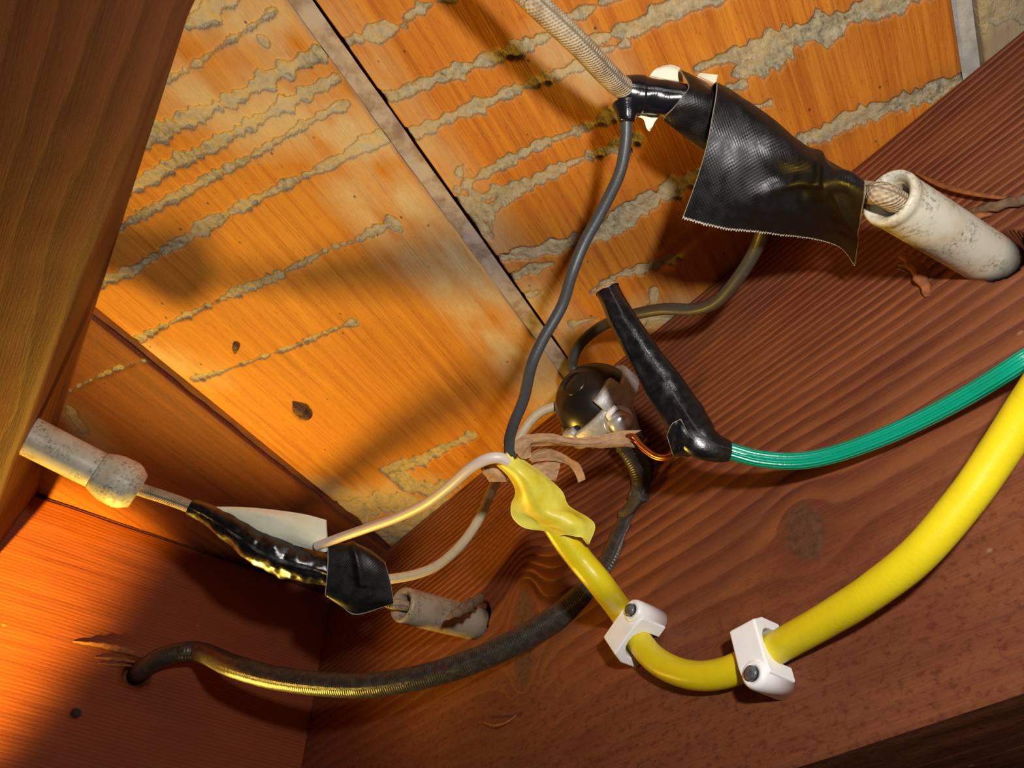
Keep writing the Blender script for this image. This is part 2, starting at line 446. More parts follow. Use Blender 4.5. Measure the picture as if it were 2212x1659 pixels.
M['tape_gloss'] = weave_mat('black_shiny_tape', (0.006, 0.006, 0.007), 0.24, 1.1, 0.035, 1.0, 0.1)
M['tape_smooth'] = wire_mat('black_vinyl_tape', (0.008, 0.008, 0.011), 0.20, bumpd=0.12, spec=0.6)
M['liner'] = plain_mat('pale_tape_liner', (0.88, 0.88, 0.70), 0.55, 0.3, var=(0.82, 0.82, 0.58), scale=0.15, bump=0.1)
M['grey_wire'] = wire_mat('grey_black_insulation', (0.050, 0.052, 0.055), 0.42, bumpd=0.08, spec=0.5, dirt=0.3, dirtc=(0.09, 0.085, 0.07))
M['old_black'] = wire_mat('old_black_insulation', (0.045, 0.040, 0.032), 0.45, bumpd=0.1, spec=0.5, dirt=0.4, dirtc=(0.10, 0.08, 0.05))
M['white_wire'] = wire_mat('white_insulation', (0.70, 0.60, 0.52), 0.38, bumpd=0.05, spec=0.5)
M['old_white'] = wire_mat('old_white_insulation', (0.66, 0.54, 0.34), 0.5, bumpd=0.08, dirt=0.4, dirtc=(0.30, 0.23, 0.14))
M['green'] = wire_mat('green_insulation', (0.0, 0.34, 0.21), 0.24, rib=1.2, nrib=16, bumpd=0.14, spec=0.6, coat=0.3)
M['copper'] = plain_mat('bare_copper', (0.72, 0.24, 0.07), 0.28, 0.5, metal=0.9, var=(0.55, 0.16, 0.05), scale=0.6)
M['yellow'] = wire_mat('yellow_cable_jacket', (0.74, 0.60, 0.010), 0.36, bumpd=0.10, spec=0.5, dirt=0.15, dirtc=(0.45, 0.33, 0.02))
M['yellow_in'] = plain_mat('yellow_jacket_inside', (0.80, 0.72, 0.10), 0.42, 0.45, var=(0.72, 0.58, 0.02), scale=0.10, bump=0.15, bscale=0.3)
M['paper'] = plain_mat('brown_kraft_paper', (0.50, 0.31, 0.17), 0.8, 0.15, var=(0.40, 0.23, 0.12), scale=0.4, bump=0.35, bscale=0.7)
M['clip'] = plain_mat('white_nylon', (0.93, 0.93, 0.94), 0.35, 0.5, var=(0.90, 0.90, 0.91), scale=0.2)
M['nail'] = plain_mat('blued_steel', (0.22, 0.23, 0.26), 0.4, 0.5, metal=0.6, var=(0.10, 0.10, 0.12), scale=0.8)
M['zinc'] = plain_mat('zinc_plate', (0.66, 0.67, 0.68), 0.30, 0.5, metal=0.55, var=(0.52, 0.53, 0.54), scale=0.5, bump=0.05)
M['cast'] = plain_mat('cast_zinc', (0.50, 0.49, 0.48), 0.45, 0.6, metal=0.25, var=(0.38, 0.37, 0.35), scale=0.5, bump=0.25, bscale=1.6)
M['bakelite'] = plain_mat('black_plastic', (0.012, 0.010, 0.008), 0.30, 0.5, var=(0.014, 0.012, 0.010), scale=0.1)
M['husk'] = plain_mat('grey_husk', (0.16, 0.09, 0.05), 0.8, 0.2, var=(0.05, 0.025, 0.015), scale=0.5, bump=0.4)

def cable_mat(name):
    t = NT(name); uv = t.uv(); x, y, z = t.sep(uv)
    n = t.noise(t.mapping(uv, (0.35, 10, 1)), 1.0, 4, 0.7)
    c = t.mix(t.maprange(n, 0.42, 0.7), (0.030, 0.027, 0.024), (0.070, 0.060, 0.048))
    red = t.voro(t.mapping(uv, (0.22, 2.6, 1), (0.3, 0.2, 0)), 1.0)
    c = t.mix(t.math('MULTIPLY', t.maprange(red, 0.10, 0.16, 1, 0), t.maprange(x, 90, 110, 0, 0.8)), c, (0.14, 0.012, 0.012))
    s = t.math('SINE', t.math('ADD', t.math('MULTIPLY', x, 7.0), t.math('MULTIPLY', y, 12.566)))
    h = t.math('ADD', t.math('MULTIPLY', s, 0.25), t.math('MULTIPLY', n, 1.3))
    return t.out(c, 0.34, t.bump(h, 0.7, 0.0002), 0.6)
M['cable'] = cable_mat('black_braided_jacket')

# ------------------------------------------------------------------ ceiling
ceiling = bpy.data.objects.new('ceiling', None); COL.objects.link(ceiling)
ceiling['kind'] = 'structure'; ceiling['label'] = 'board ceiling of varnished orange planks with rough grey scars'
ceiling.location = (0, 0.2, HC * MM); ROOT[ceiling] = np.array([0, 200.0, HC])

SCARS = {
'B': [
 [(408,55,14),(445,35,18),(470,10,22),(520,-10,14)],
 [(360,175,5),(407,148,7),(437,130,7),(475,102,2),(525,70,4),(573,38,6),(592,22,6)],
 [(566,86,9),(573,90,9)],
 [(285,335,5),(325,297,15),(390,263,15),(475,228,14),(526,203,13),(593,163,13),(644,137,15),(690,118,13)],
 [(262,418,14),(320,388,16),(373,356,12),(440,325,10),(526,278,11),(610,230,10),(678,193,10),(725,170,7)],
 [(245,502,6),(305,465,9),(340,447,10),(390,420,9),(458,383,8),(530,346,6),(583,315,6),(627,288,5),(678,258,5),(746,225,7)],
 [(205,618,10),(288,584,10),(325,560,9),(390,522,11),(458,482,11),(508,454,10),(576,420,9),(644,387,8),(712,356,8),(750,336,8),(790,312,10),(822,298,13)],
 [(298,733,5),(373,696,5),(441,665,6),(508,631,6),(576,607,7),(644,574,6),(715,536,4),(763,522,6),(810,498,7),(846,485,11)],
 [(470,806,2),(593,763,2.5),(644,746,3),(712,716,4),(766,696,6)],
 [(424,818,6),(468,806,3)],
 [(844,1014,9),(905,997,8),(973,963,8),(1024,940,6)],
 [(858,1026,9),(888,1052,11),(940,1062,13),(973,1048,8)],
 [(760,1105,18),(815,1085,18),(880,1095,20),(930,1110,18),(960,1085,10)],
 [(800,1160,14),(860,1150,20),(930,1140,16)], [(870,1182,12),(920,1160,10)]],
'C': [[(142,850,3),(200,822,4),(250,800,5),(310,782,3)], [(150,885,8),(175,935,10)]],
'A': [
 [(737,95,9),(770,83,15),(810,75,17),(837,62,18),(872,58,8)],
 [(880,38,10),(905,20,11),(940,5,10),(980,-12,11)],
 [(822,207,8),(855,206,15),(922,180,16),(990,153,15),(1058,129,15),(1126,105,14),(1176,81,12),(1220,62,10)],
 [(888,290,10),(922,278,17),(990,246,16),(1058,220,13),(1126,190,13),(1193,166,12),(1245,146,15),(1290,135,10)],
 [(990,410,7),(1040,380,12),(1108,343,9),(1176,308,11),(1244,285,11),(1278,272,14),(1320,250,12)],
 [(1015,440,20),(1075,412,14),(1126,406,10),(1193,373,12),(1244,349,11),(1320,322,15),(1370,305,12)],
 [(1035,465,22),(1085,435,14),(1110,420,10)], [(1045,490,14),(1060,508,8)],
 [(990,375,7),(1005,352,6)],
 [(1080,560,8),(1130,548,14),(1176,540,15),(1244,522,18),(1302,502,20),(1352,468,21),(1403,434,20),(1471,400,17),(1530,375,14)],
 [(1105,600,10),(1140,585,12),(1190,570,8)], [(1130,640,6),(1165,632,5)],
 [(1280,630,7),(1337,594,8),(1405,577,8),(1470,556,8)], [(1415,628,6),(1408,660,6),(1398,705,6)],
 [(1310,700,5),(1400,690,7),(1460,684,6)], [(1240,700,6),(1290,688,5)],
 [(1215,46,10),(1227,40,12),(1268,24,12),(1310,2,11),(1350,-15,10)],
 [(1275,92,10),(1336,71,15),(1386,58,15),(1420,34,18),(1471,17,20),(1522,0,17),(1580,-15,14)],
 [(1300,110,7),(1353,95,7)],
 [(1505,149,7),(1556,129,12),(1624,112,15),(1675,92,24),(1742,71,26),(1793,61,27),(1844,30,26),(1912,10,22),(1970,-5,17),(2040,-30,12)],
 [(1590,160,10),(1640,140,16),(1690,120,18)], [(1570,188,7),(1600,186,8)],
 [(1729,302,9),(1776,292,16),(1827,265,18),(1878,244,17),(1950,222,16),(2000,205,13),(2060,180,11),(2100,160,8)],
 [(1700,330,5),(1740,318,6)], [(1620,240,5),(1660,225,4)]],
'D': [[(2120,20,40),(2180,0,40),(2240,-30,60)]],
'E': [], }
FILM = {   # worn pale patches of varnish
'B': [[(420,20,50),(600,60,55),(660,150,50)], [(400,200,40),(520,240,60),(680,240,55),(800,330,40)], [(760,420,14),(860,520,20),(1000,640,24),(1100,760,20)], [(850,400,26),(980,560,20),(1120,700,18)], [(700,1080,40),(900,1110,60)], [(322,760,10),(400,790,12),(460,810,10)], [(1150,780,25),(1200,860,20)]],
'A': [[(700,40,10),(900,290,12),(1060,520,14),(1200,700,12)], [(1090,580,26),(1150,650,20),(1230,730,16)], [(1200,130,30),(1300,180,20)], [(1380,690,18),(1460,680,14)]],
'C': [[(140,900,20),(190,960,30)]], 'D': [[(2150,30,80),(2212,0,80)]], 'E': [],
}
def capsule_field(lines, A, Bv, k=1.0):
    """signed distance (mm) to a set of tapered polylines given in photo coordinates on the ceiling plane."""
    best = np.full(A.shape, 60.0); bw = np.full(A.shape, 1.0)
    for ln in lines:
        q = []
        for (x, y, hw) in ln:
            c = C(x, y); up_ = C(x, y - hw); dn = C(x, y + hw)
            q.append((c @ GA, c @ GB, 0.5 * abs((up_ - dn) @ GA) * 1.12 * k))
        if len(q) == 1: q = q * 2
        for (a0, b0, w0), (a1, b1, w1) in zip(q[:-1], q[1:]):
            da, db = a1 - a0, b1 - b0; l2 = da * da + db * db + 1e-6
            t = np.clip(((A - a0) * da + (Bv - b0) * db) / l2, 0, 1)
            ww = (w0 + (w1 - w0) * t) * (1 + 0.55 * vnoise(Bv / 14.0, A / 25, 77) + 0.3 * vnoise(Bv / 3.2, A / 12, 78))
            d = np.hypot(A - a0 - t * da, Bv - b0 - t * db) - ww
            bw = np.where(d < best, ww, bw); best = np.minimum(best, d)
    return best, bw
def plank(key, b0, b1, a0, a1, mat, res=0.8, seed=1, lift=0.0):
    na = int((a1 - a0) / res); nb = int((b1 - b0) / res)
    A, Bv = np.meshgrid(np.linspace(a0, a1, na), np.linspace(b0, b1, nb), indexing='ij')
    jag = 3.6 * vnoise(Bv / 1.5, A / 60, seed) + 2.6 * vnoise(Bv / 4.5, A / 30, seed + 3) + 0.9 * vnoise(Bv / 2.2, A / 3.0, seed + 5)
    fld, bw = capsule_field(SCARS[key], A, Bv, 1.3 if key == 'B' else 1.05); fld = fld + jag * np.clip(0.22 + bw / 5.0, 0, 1)
    film, _ = capsule_field(FILM[key], A, Bv)
    film = np.clip(0.75 - film / 14.0, 0, 1) * np.clip(0.8 + 1.2 * fbm(A / 14, Bv / 7, seed + 9), 0, 1)
    inside = np.clip(0.5 - fld / 0.8, 0, 1)
    depth = inside * (0.75 + 1.0 * fbm(A / 3.2, Bv / 3.2, seed + 11) + 0.5 * fbm(A / 9, Bv / 9, seed + 13))
    depth = np.clip(depth, -0.5, 2.0) + 0.25 * fbm(A / 60, Bv / 6, seed + 17)
    # eased long edges
    e = np.minimum(Bv - b0, b1 - Bv); depth = depth + np.clip(1.2 - e, 0, 1.2) ** 2 * 0.5
    Z = HC + lift + depth
    V = A[..., None] * GA + Bv[..., None] * GB + Z[..., None] * ZV
    top = V.copy(); top[..., 2] = HC + 19
    k = na * nb
    idx = np.arange(k).reshape(na, nb)
    loop = np.r_[idx[0, :], idx[1:, -1], idx[-1, -2::-1], idx[-2:0:-1, 0]]; l2 = np.roll(loop, -1)
    # side walls plus one lid
    tv = V.reshape(-1, 3)[loop].copy(); tv[:, 2] = HC + 19
    n0 = k; m = len(loop); ar = np.arange(m); ar2 = (ar + 1) % m
    side = np.stack([loop, l2, n0 + ar2, n0 + ar], -1)[:, ::-1]
    cA = [idx[0, 0], idx[0, -1], idx[-1, -1], idx[-1, 0]]
    pos = {int(v): i for i, v in enumerate(loop)}
    lid = np.array([[n0 + pos[int(c)] for c in cA]])
    fcs = np.vstack([gridfaces(na, nb), side, lid])
    verts = np.vstack([V.reshape(-1, 3), tv])
    uv = np.stack([A, Bv], -1).reshape(-1, 2); uv = np.vstack([uv, uv[loop]])
    at = {'fld': np.r_[fld.ravel(), np.full(m, 30.)], 'film': np.r_[film.ravel(), np.zeros(m)]}
    return make('plank', verts, fcs, mat, ceiling, uv, at)
plank('D', 68.2, 150, -40, 190, M['plankD'], 1.0, 31).__setitem__('label', 'bare grey board in the far corner')
plank('A', -86.5, 62.0, -30, 290, M['plankA'], 0.6, 11).__setitem__('label', 'orange board crossed by wide grey scars')
plank('B', -226.0, -92.5, -10, 440, M['plankB'], 0.62, 21).__setitem__('label', 'amber board with narrow pale scars')
plank('C', -362.0, -231.5, 40, 430, M['plankC'], 1.0, 41, 0.6).__setitem__('label', 'board beside the blocking board, shade painted into its dark russet colour')
def tongue(b0, b1, a0, a1, mat, rec, label):
    na = int((a1 - a0) / 2); nb = 8
    A, Bv = np.meshgrid(np.linspace(a0, a1, na), np.linspace(b0, b1, nb), indexing='ij')
    Z = HC + rec + 0.5 * fbm(A / 9, Bv / 3, 5)
    V = A[..., None] * GA + Bv[..., None] * GB + Z[..., None] * ZV
    Bk = V.copy(); Bk[..., 2] = HC + 18
    f = np.vstack([gridfaces(na, nb), gridfaces(na, nb, base=na * nb, flip=True)])
    return make('tongue', np.vstack([V.reshape(-1, 3), Bk.reshape(-1, 3)]), f, mat, ceiling, None, label=label)
tongue(62.0, 66.8, -40, 190, M['tongue_blue'], 0.9, 'pale blue-grey strip in the joint')
tongue(-92.6, -87.0, -40, 300, M['tongue_pale'], 0.1, 'pale dusty strip in the joint')
tongue(-231.5, -226.0, 40, 440, M['tongue_red'], 2.2, 'dark russet strip in the joint')

# ------------------------------------------------------------------ right joist
def sph(px, py): q = J(px, py); return q @ U, q[2]
KN = [(*sph(1738, 1150), 7.0, 1.25), (*sph(1132, 1370), 7.5, 2.6)]
HOLES = [(*sph(2160, 552), 6.9), (*sph(1035, 1338), 7.2)]
def joist_phase(s, z):
    zz = z + 2.2 * fbm(s / 120, z / 50, 3) + 0.02 * (s - 100)
    for (ks, kz, R, el) in KN:
        ds = (s - ks); dz = z - kz
        r2 = (ds / 1.15) ** 2 + (dz / el) ** 2
        zz = zz - dz * np.clip(R * R / np.maximum(r2, R * R * 0.6), 0, 1.0) * 0.9
    # spacing: fine near the top edge, wide lower down
    zs = np.array([40, 60, 95, 130, 160, 180, 230.]); rate = np.array([.105, .11, .125, .17, .27, .40, .40])
    tz = np.linspace(30, 240, 400); rt = np.interp(tz, zs, rate); ph = np.r_[0, np.cumsum(rt[:-1] * np.diff(tz))]
    return np.interp(zz, tz, ph)
JB = 61.0
def build_joist():
    s = np.arange(-70, 450.1, 0.7); z = np.arange(JB, HC - 0.29, 0.7)
    Sg, Zg = np.meshgrid(s, z, indexing='ij')
    ph = joist_phase(Sg, Zg)
    kn = np.zeros_like(Sg)
    for (ks, kz, R, el) in KN:
        r = np.sqrt(((Sg - ks) / 0.85) ** 2 + ((Zg - kz) / el) ** 2) / R
        kn = np.maximum(kn, np.clip(1.6 - r * 1.15, 0, 1))
    fr = ph - np.floor(ph)
    band = np.clip((fr - 0.3) / 0.6, 0, 1) * (1 - np.clip((fr - 0.92) / 0.08, 0, 1))
    d = -0.35 * band * np.clip((Zg - 90) / 80, 0.3, 1) * (1 - kn) + 0.25 * fbm(Sg / 25, Zg / 6, 8) + 0.35 * kn
    for (hs, hz, R) in HOLES:
        r = np.hypot(Sg - hs, (Zg - hz)); d = d - 14 * np.clip((R - r) / 0.7, 0, 1)
    e = np.minimum(Zg - JB, 99); d = d - np.clip(1.6 - e, 0, 1.6) ** 2 * 0.4
    V = (NJ - d)[..., None] * N + Sg[..., None] * U + Zg[..., None] * ZV
    ns, nz = Sg.shape; k = ns * nz
    # underside, with its own grain
    w = np.linspace(0, 44, 30)
    s2 = s[::3]
    S2, W2 = np.meshgrid(s2, w, indexing='ij')
    V2 = (NJ + 0.4 + W2)[..., None] * N + S2[..., None] * U + (JB + 0.4 * fbm(S2 / 20, W2 / 5, 4))[..., None] * ZV
    V2[:, 0] = V[::3, 0]
    ph2 = W2 * 0.12 + 1.5 * fbm(S2 / 90, W2 / 30, 6)
    f = [gridfaces(ns, nz, flip=False), gridfaces(len(s2), 30, base=k, flip=True)]
    verts = [V.reshape(-1, 3), V2.reshape(-1, 3)]
    b = k + V2.size // 3
    X = [(NJ + 44) * N + s[0] * U + JB * ZV, (NJ + 44) * N + s[-1] * U + JB * ZV, (NJ + 44) * N + s[-1] * U + (HC - .3) * ZV, (NJ + 44) * N + s[0] * U + (HC - .3) * ZV,
         NJ * N + s[0] * U + JB * ZV, NJ * N + s[-1] * U + JB * ZV, NJ * N + s[-1] * U + (HC - .3) * ZV, NJ * N + s[0] * U + (HC - .3) * ZV]
    verts.append(np.array(X))
    f.append(np.array([[b, b + 3, b + 2, b + 1], [b + 3, b + 7, b + 6, b + 2], [b, b + 4, b + 7, b + 3], [b + 1, b + 2, b + 6, b + 5]]))
    uv = np.vstack([np.stack([Sg, Zg], -1).reshape(-1, 2), np.stack([S2, W2 - 60], -1).reshape(-1, 2), np.zeros((8, 2))])
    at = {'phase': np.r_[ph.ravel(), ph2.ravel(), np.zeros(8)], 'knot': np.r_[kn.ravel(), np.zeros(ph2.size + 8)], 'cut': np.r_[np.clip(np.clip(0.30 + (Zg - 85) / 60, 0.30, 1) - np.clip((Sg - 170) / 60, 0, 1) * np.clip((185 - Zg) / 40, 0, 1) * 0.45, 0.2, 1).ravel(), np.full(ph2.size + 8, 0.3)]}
    root = thing('ceiling_joist', 'ribbed reddish-brown joist carrying the yellow cable and white clips', 'joist', NJ * N + 200 * U + JB * ZV)
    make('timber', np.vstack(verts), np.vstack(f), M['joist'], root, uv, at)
    return root
joist = build_joist()
def sliver(name, pts, r, mat, parent, flat=(0.6, 1.0), n=24, label=None):
    return tube(name, pts, r, mat, parent, n=n, ns=8, flat=flat, label=label, rfun=lambda L, t: 1 + 0.25 * np.sin(L * 1.3 + 3 * t) * np.cos(2 * t))
# split fibres by the upper tube, chips and a hair-thin splinter
sliver('splinter', [J(1975, 372, 0.2), J(2040, 402, 2.2), J(2120, 421, 2.6), J(2200, 431, 0.6), J(2260, 436, 0)], [0.3, 1.1, 1.0, 0.7, 0.3], M['splinter'], joist, label='raised orange splinter')
sliver('splinter', [J(2085, 462, 0), J(2130, 450, 1.6), J(2212, 430, 1.5), J(2280, 410, 0.5)], [0.7, 1.2, 1.3, 0.8], M['greywood'], joist)
sliver('splinter', [J(2075, 474, 0.5), J(2105, 468, 2.2), J(2140, 462, 0.6)], [0.7, 1.4, 0.6], M['splinter'], joist)
sliver('splinter', [J(1948, 551, 3.6), J(1970, 566, 3.0), J(1990, 600, 1.4), J(2005, 640, 0)], [1.0, 1.9, 1.7, 0.8], M['splinter'], joist, label='curled chip under the tube')
sliver('splinter', [J(1938, 580, 1.5), J(1960, 586, 2.0), J(1982, 596, 0.6)], [0.25, 0.45, 0.3], M['greywood'], joist)
sliver('splinter', [J(1940, 572, 1.8), J(1960, 574, 2.2), J(1978, 580, 0.8)], [0.2, 0.4, 0.3], M['greywood'], joist)
sliver('splinter', [J(1044, 1560, 1.5), J(1070, 1567, 3.0), J(1095, 1560, 2.5), J(1115, 1545, 0)], [0.2, 0.35, 0.35, 0.3], M['splinter'], joist, label='hair-thin splinter')

sliver('splinter', [P(966, 1337, 277), P(985, 1324, 277), P(1010, 1310, 281), P(1042, 1290, 292)], [0.5, 1.5, 2.2, 1.5], M['greywood'], joist, label='grey chip lying over the broken tube')
# ------------------------------------------------------------------ blocking board
def build_block():
    n0, n1 = -40.0, NJ - 0.2
    nn = np.arange(n0, n1, 0.9); nn[-1] = n1; z = np.arange(100, HC - .3, 0.9)
    Ng, Zg = np.meshgrid(nn, z, indexing='ij')
    hb = B(300, 1452); hn, hz = hb @ N, hb[2]
    db = B(165, 1540); dn_, dz_ = db @ N, db[2]
    ph = (Zg + 0.03 * Ng + 1.2 * fbm(Ng / 80, Zg / 30, 5)) * 0.62
    d = 0.2 * fbm(Ng / 30, Zg / 2.5, 4)
    r = np.hypot(Ng - hn, (Zg - hz)) + 0.7 * fbm(Ng / 2, Zg / 2, 9)
    d = d - 16 * np.clip((6.0 - r) / 0.9, 0, 1) - 1.3 * np.clip((9.0 - r) / 3, 0, 1)
    kn = np.clip(1.5 - np.hypot(Ng - dn_, Zg - dz_) / 2.2, 0, 1); d = d - 1.0 * kn
    V = (UB - d)[..., None] * U + Ng[..., None] * N + Zg[..., None] * ZV
    a, b = Ng.shape; k = a * b
    X = []
    for du in (0, 44):
        for (q, zz) in ((n0, 100), (n1, 100), (n1, HC - .3), (n0, HC - .3)):
            X.append((UB + du) * U + q * N + zz * ZV)
    f = np.vstack([gridfaces(a, b, flip=True), k + np.array([[4, 7, 6, 5], [0, 4, 5, 1], [3, 2, 6, 7], [0, 3, 7, 4], [1, 5, 6, 2]])])
    uv = np.vstack([np.stack([Ng, Zg], -1).reshape(-1, 2), np.zeros((8, 2))])
    at = {'phase': np.r_[ph.ravel(), np.zeros(8)], 'knot': np.r_[kn.ravel(), np.zeros(8)], 'cut': np.ones(ph.size + 8)}
    root = thing('blocking_board', 'smooth red board set crosswise between joists, with a cable hole', 'board', UB * U + 60 * N + 100 * ZV)
    make('timber', np.vstack([V.reshape(-1, 3), np.array(X)]), f, M['block'], root, uv, at)
    return root
block = build_block()
sliver('splinter', [B(158, 1386, 0.3), B(220, 1394, 1.4), B(270, 1405, 1.6), B(308, 1418, 0.4)], [0.3, 1.3, 1.6, 1.0], M['splinter'], block, flat=(0.5, 1.0), label='torn splinter at the hole')
sliver('splinter', [B(205, 1420, 0.2), B(250, 1424, 0.9), B(292, 1430, 0.4)], [0.3, 1.0, 0.7], M['splinter'], block, flat=(0.5, 1.0))
sliver('splinter', [B(212, 1432, 0.2), B(250, 1437, 0.7), B(285, 1438, 0.3)], [0.2, 0.6, 0.5], M['splinter'], block, flat=(0.5, 1.0))

# ------------------------------------------------------------------ left joist
def build_left():
    ZU = 165.0
    def zp(px, py, z): r = ray(px, py); return r * z / r[2]
    e0, e1 = zp(418, 0, ZU), zp(70, 900, ZU)                # lower right arris
    t0, t1 = zp(272, 430, HC - .4), zp(104, 955, HC - .4)   # where its side meets the boards
    du = (e1 - e0) / np.linalg.norm(e1 - e0)
    L0, L1 = -160.0, 330.0
    tt = np.arange(L0, L1, 3.0)
    prof = []
    dt = (t1 - t0) / np.linalg.norm(t1 - t0)
    left = np.array([-du[1], du[0], 0])
    for q in tt:
        E = e0 + du * q
        T = t0 + dt * (q - (t0 - e0) @ du)
        wob = 0.9 * fbm(q / 35, 0.3, 2)
        E = E - left * wob
        col = []
        col.append(T)
        for k in range(1, 7): col.append(T + (E + ZV * 2.2 - T) * k / 6)
        col.append(E + ZV * 0.8 + left * 0.25); col.append(E + left * 1.0)
        col.append(E + left * 2.6 - ZV * 0.3)
        for k in range(1, 30): col.append(E + left * (2.6 + k * 3.0) + ZV * (-0.3 + 0.4 * float(fbm(q / 12, k / 2.0, 6))))
        col.append(E + left * 90 + ZV * (HC - ZU - .4))
        prof.append(col)
    V = np.array(prof); a, b = V.shape[:2]
    V = V + ((UB - 0.4 - V[-1] @ U) / (du @ U))[None, :, None] * np.linspace(0, 1, a)[:, None, None] * du   # runs up to the blocking board
    s = np.repeat(tt[:, None], b, 1); v = np.r_[0, np.cumsum(np.linalg.norm(np.diff(V[0], axis=0), axis=1))][None].repeat(a, 0)
    ph = v * 0.14 + 1.2 * fbm(s / 90, v / 18, 12)
    root = thing('ceiling_joist', 'dark brown shallow joist slanting down the left side', 'joist', (e0 + e1) / 2)
    f = [gridfaces(a, b, flip=False)]
    # end caps and lid are out of sight but close the solid
    fl = [tuple(x) for x in f[0]] + [tuple(range(b)), tuple(range((a - 1) * b, a * b))[::-1]] + [(i * b, i * b + b - 1, (i + 1) * b + b - 1, (i + 1) * b) for i in range(a - 1)]
    make('timber', V.reshape(-1, 3), fl, M['beam'], root, np.stack([s, v], -1).reshape(-1, 2), {'phase': ph.ravel(), 'knot': np.zeros(a * b), 'cut': np.ones(a * b)})
    return root
left_joist = build_left()

# ------------------------------------------------------------------ porcelain tubes
def porcelain(label, p_near, p_far, r, mat, parts):
    ax = p_far - p_near; L = np.linalg.norm(ax); ax = ax / L
    root = thing('porcelain_tube', label, 'tube', p_far, 'porcelain insulating tubes')
    return root, ax, L
pn, pf = J(1917, 424, 39), J(2156, 572, -6)
t1, ax, L = porcelain('cream porcelain tube beside the large black tape flag', pn, pf, 6.4, None, None)
lathe('body', [(L - 2, 3.6), (9, 3.6), (4, 3.7), (1.2, 4.4), (0.2, 5.3), (0.0, 5.9), (0.5, 6.45), (1.4, 6.6), (2.6, 6.55), (3.0, 6.3), (4, 6.4), (L * .3, 6.45), (L * .6, 6.4), (L - 9, 6.4), (L, 6.4), (L, 3.6)], pn, ax, M['porcelain'], t1, 48)
pn2, pf2 = J(866, 1306, 36), J(1042, 1350, -6)
t2, ax, L = porcelain('broken grimy porcelain tube below the lower tape flag', pn2, pf2, 6.4, None, None)
lathe('body', [(L, 3.6), (8, 3.6), (1.2, 3.9), (0.2, 5.0), (0, 5.8), (0.7, 6.4), (2, 6.5), (L * .5, 6.5), (L - 8, 6.5), (L, 6.5), (L, 3.6)], pn2, ax, M['porcelain_dirty'], t2, 40)
pn3, pf3 = P(300, 1062, 286), P(30, 925, 272)
t3, ax, L = porcelain('cream porcelain tube with thick collar in the left joist', pn3, pf3, 6.4, None, None)
lathe('body', [(L, 3.6), (8, 3.6), (4, 3.6), (4, 5.5), (6, 6.6), (L * .5, 6.7), (L - 1, 6.8), (L, 6.8), (L, 3.6)], pn3, ax, M['porcelain'], t3, 40)
lathe('collar', [(5, 3.6), (1.2, 3.8), (0.0, 4.6), (0.3, 6.3), (3.0, 8.2), (5.2, 8.9), (5.9, 8.7), (6.2, 8.85), (10.5, 8.6), (13.0, 7.9), (15.5, 6.9), (16, 6.6), (9, 6.5), (5, 3.6)], pn3, ax, M['porcelain'], t3, 40)

# ------------------------------------------------------------------ cloth wires
wend = P(1085, -60, 175); wdir = wend - P(1250, 95, 184); wdir = wdir / np.linalg.norm(wdir)
w1 = tube('cloth_wire', [wend + wdir * 150, wend + wdir * 60, wend, P(1165, 15, 178), P(1250, 95, 184), P(1345, 190, 198), P(1440, 230, 205), P(1560, 262, 209), P(1720, 345, 204), P(1830, 402, 190), P(1880, 416, 180), P(1917, 424, 175), pn + (pf - pn) * 0.35],
          [2.75, 2.75, 2.75, 2.75, 2.75, 2.75, 2.6, 2.5, 2.4, 2.4, 2.5, 2.6, 2.5], M['loom'], n=420, ns=28)
tag(w1, 'tan cloth-covered wire running from the top edge into the upper taped splice', 'wire')
w2 = tube('cloth_wire', [pn3 + (pf3 - pn3) * 0.2, P(305, 1058, 286), P(360, 1076, 286), P(415, 1097, 287), P(520, 1150, 288), P(640, 1210, 288), P(740, 1250, 288), P(835, 1300, 288), P(866, 1306, 290), pn2 + (pf2 - pn2) * 0.3],
          [2.3, 2.3, 2.3, 2.3, 2.2, 2.2, 2.0, 1.9, 1.9, 1.8], M['loom'], n=180, ns=24)
tag(w2, 'tan cloth-covered wire leaving the collared tube into the lower splice', 'wire')

# ------------------------------------------------------------------ upper tape
def zig(amp, where, n=60, dirn=None):
    def fn(G, u, v):
        G = G.copy()
        return G
    return fn
rng = np.random.RandomState(4)
up = thing('tape_wrapping', 'black friction tape wrapped and flagged on the upper splice', 'tape', P(1600, 300, 200))
tube('wrap', [P(1340, 203, 201.5), P(1365, 204, 201), P(1398, 207, 201), P(1440, 212, 200.5), P(1480, 219, 200), P(1530, 240, 199)], [4.1, 4.5, 4.4, 4.15, 4.1, 4.0], M['tape_smooth'], up, n=90, ns=36,
     rfun=lambda L, t: 1 + 0.05 * np.exp(-((L - 5.7) / 0.35) ** 2) * 0 + 0.06 * (L < 5.8) + 0.02 * np.sin(3 * t + L))
tube('wrap', [P(1352, 225, 200), P(1354, 245, 199.5), P(1354, 262, 199.5)], [3.4, 2.6, 2.0], M['tape_smooth'], up, n=20, ns=20)
def wr1(u, v):
    b = 0.5 * np.exp(-((v - 0.62 - 0.12 * (1 - u)) / 0.03) ** 2) * np.clip(1.3 - u, 0, 1)
    b += 1.5 * np.exp(-(((u - 0.35) - (0.80 - v) * 0.9) / 0.05) ** 2) * np.clip((v - 0.30) / 0.2, 0, 1) * np.clip((1 - v) / 0.15, 0, 1)
    b += 0.9 * np.exp(-(((u - 0.15) - (v - 0.62) * 1.3) / 0.06) ** 2) * np.clip((v - 0.58) / 0.1, 0, 1)
    b += 0.5 * vnoise(u * 5, v * 6, 3) + 0.25 * vnoise(u * 13, v * 14, 4)
    return b
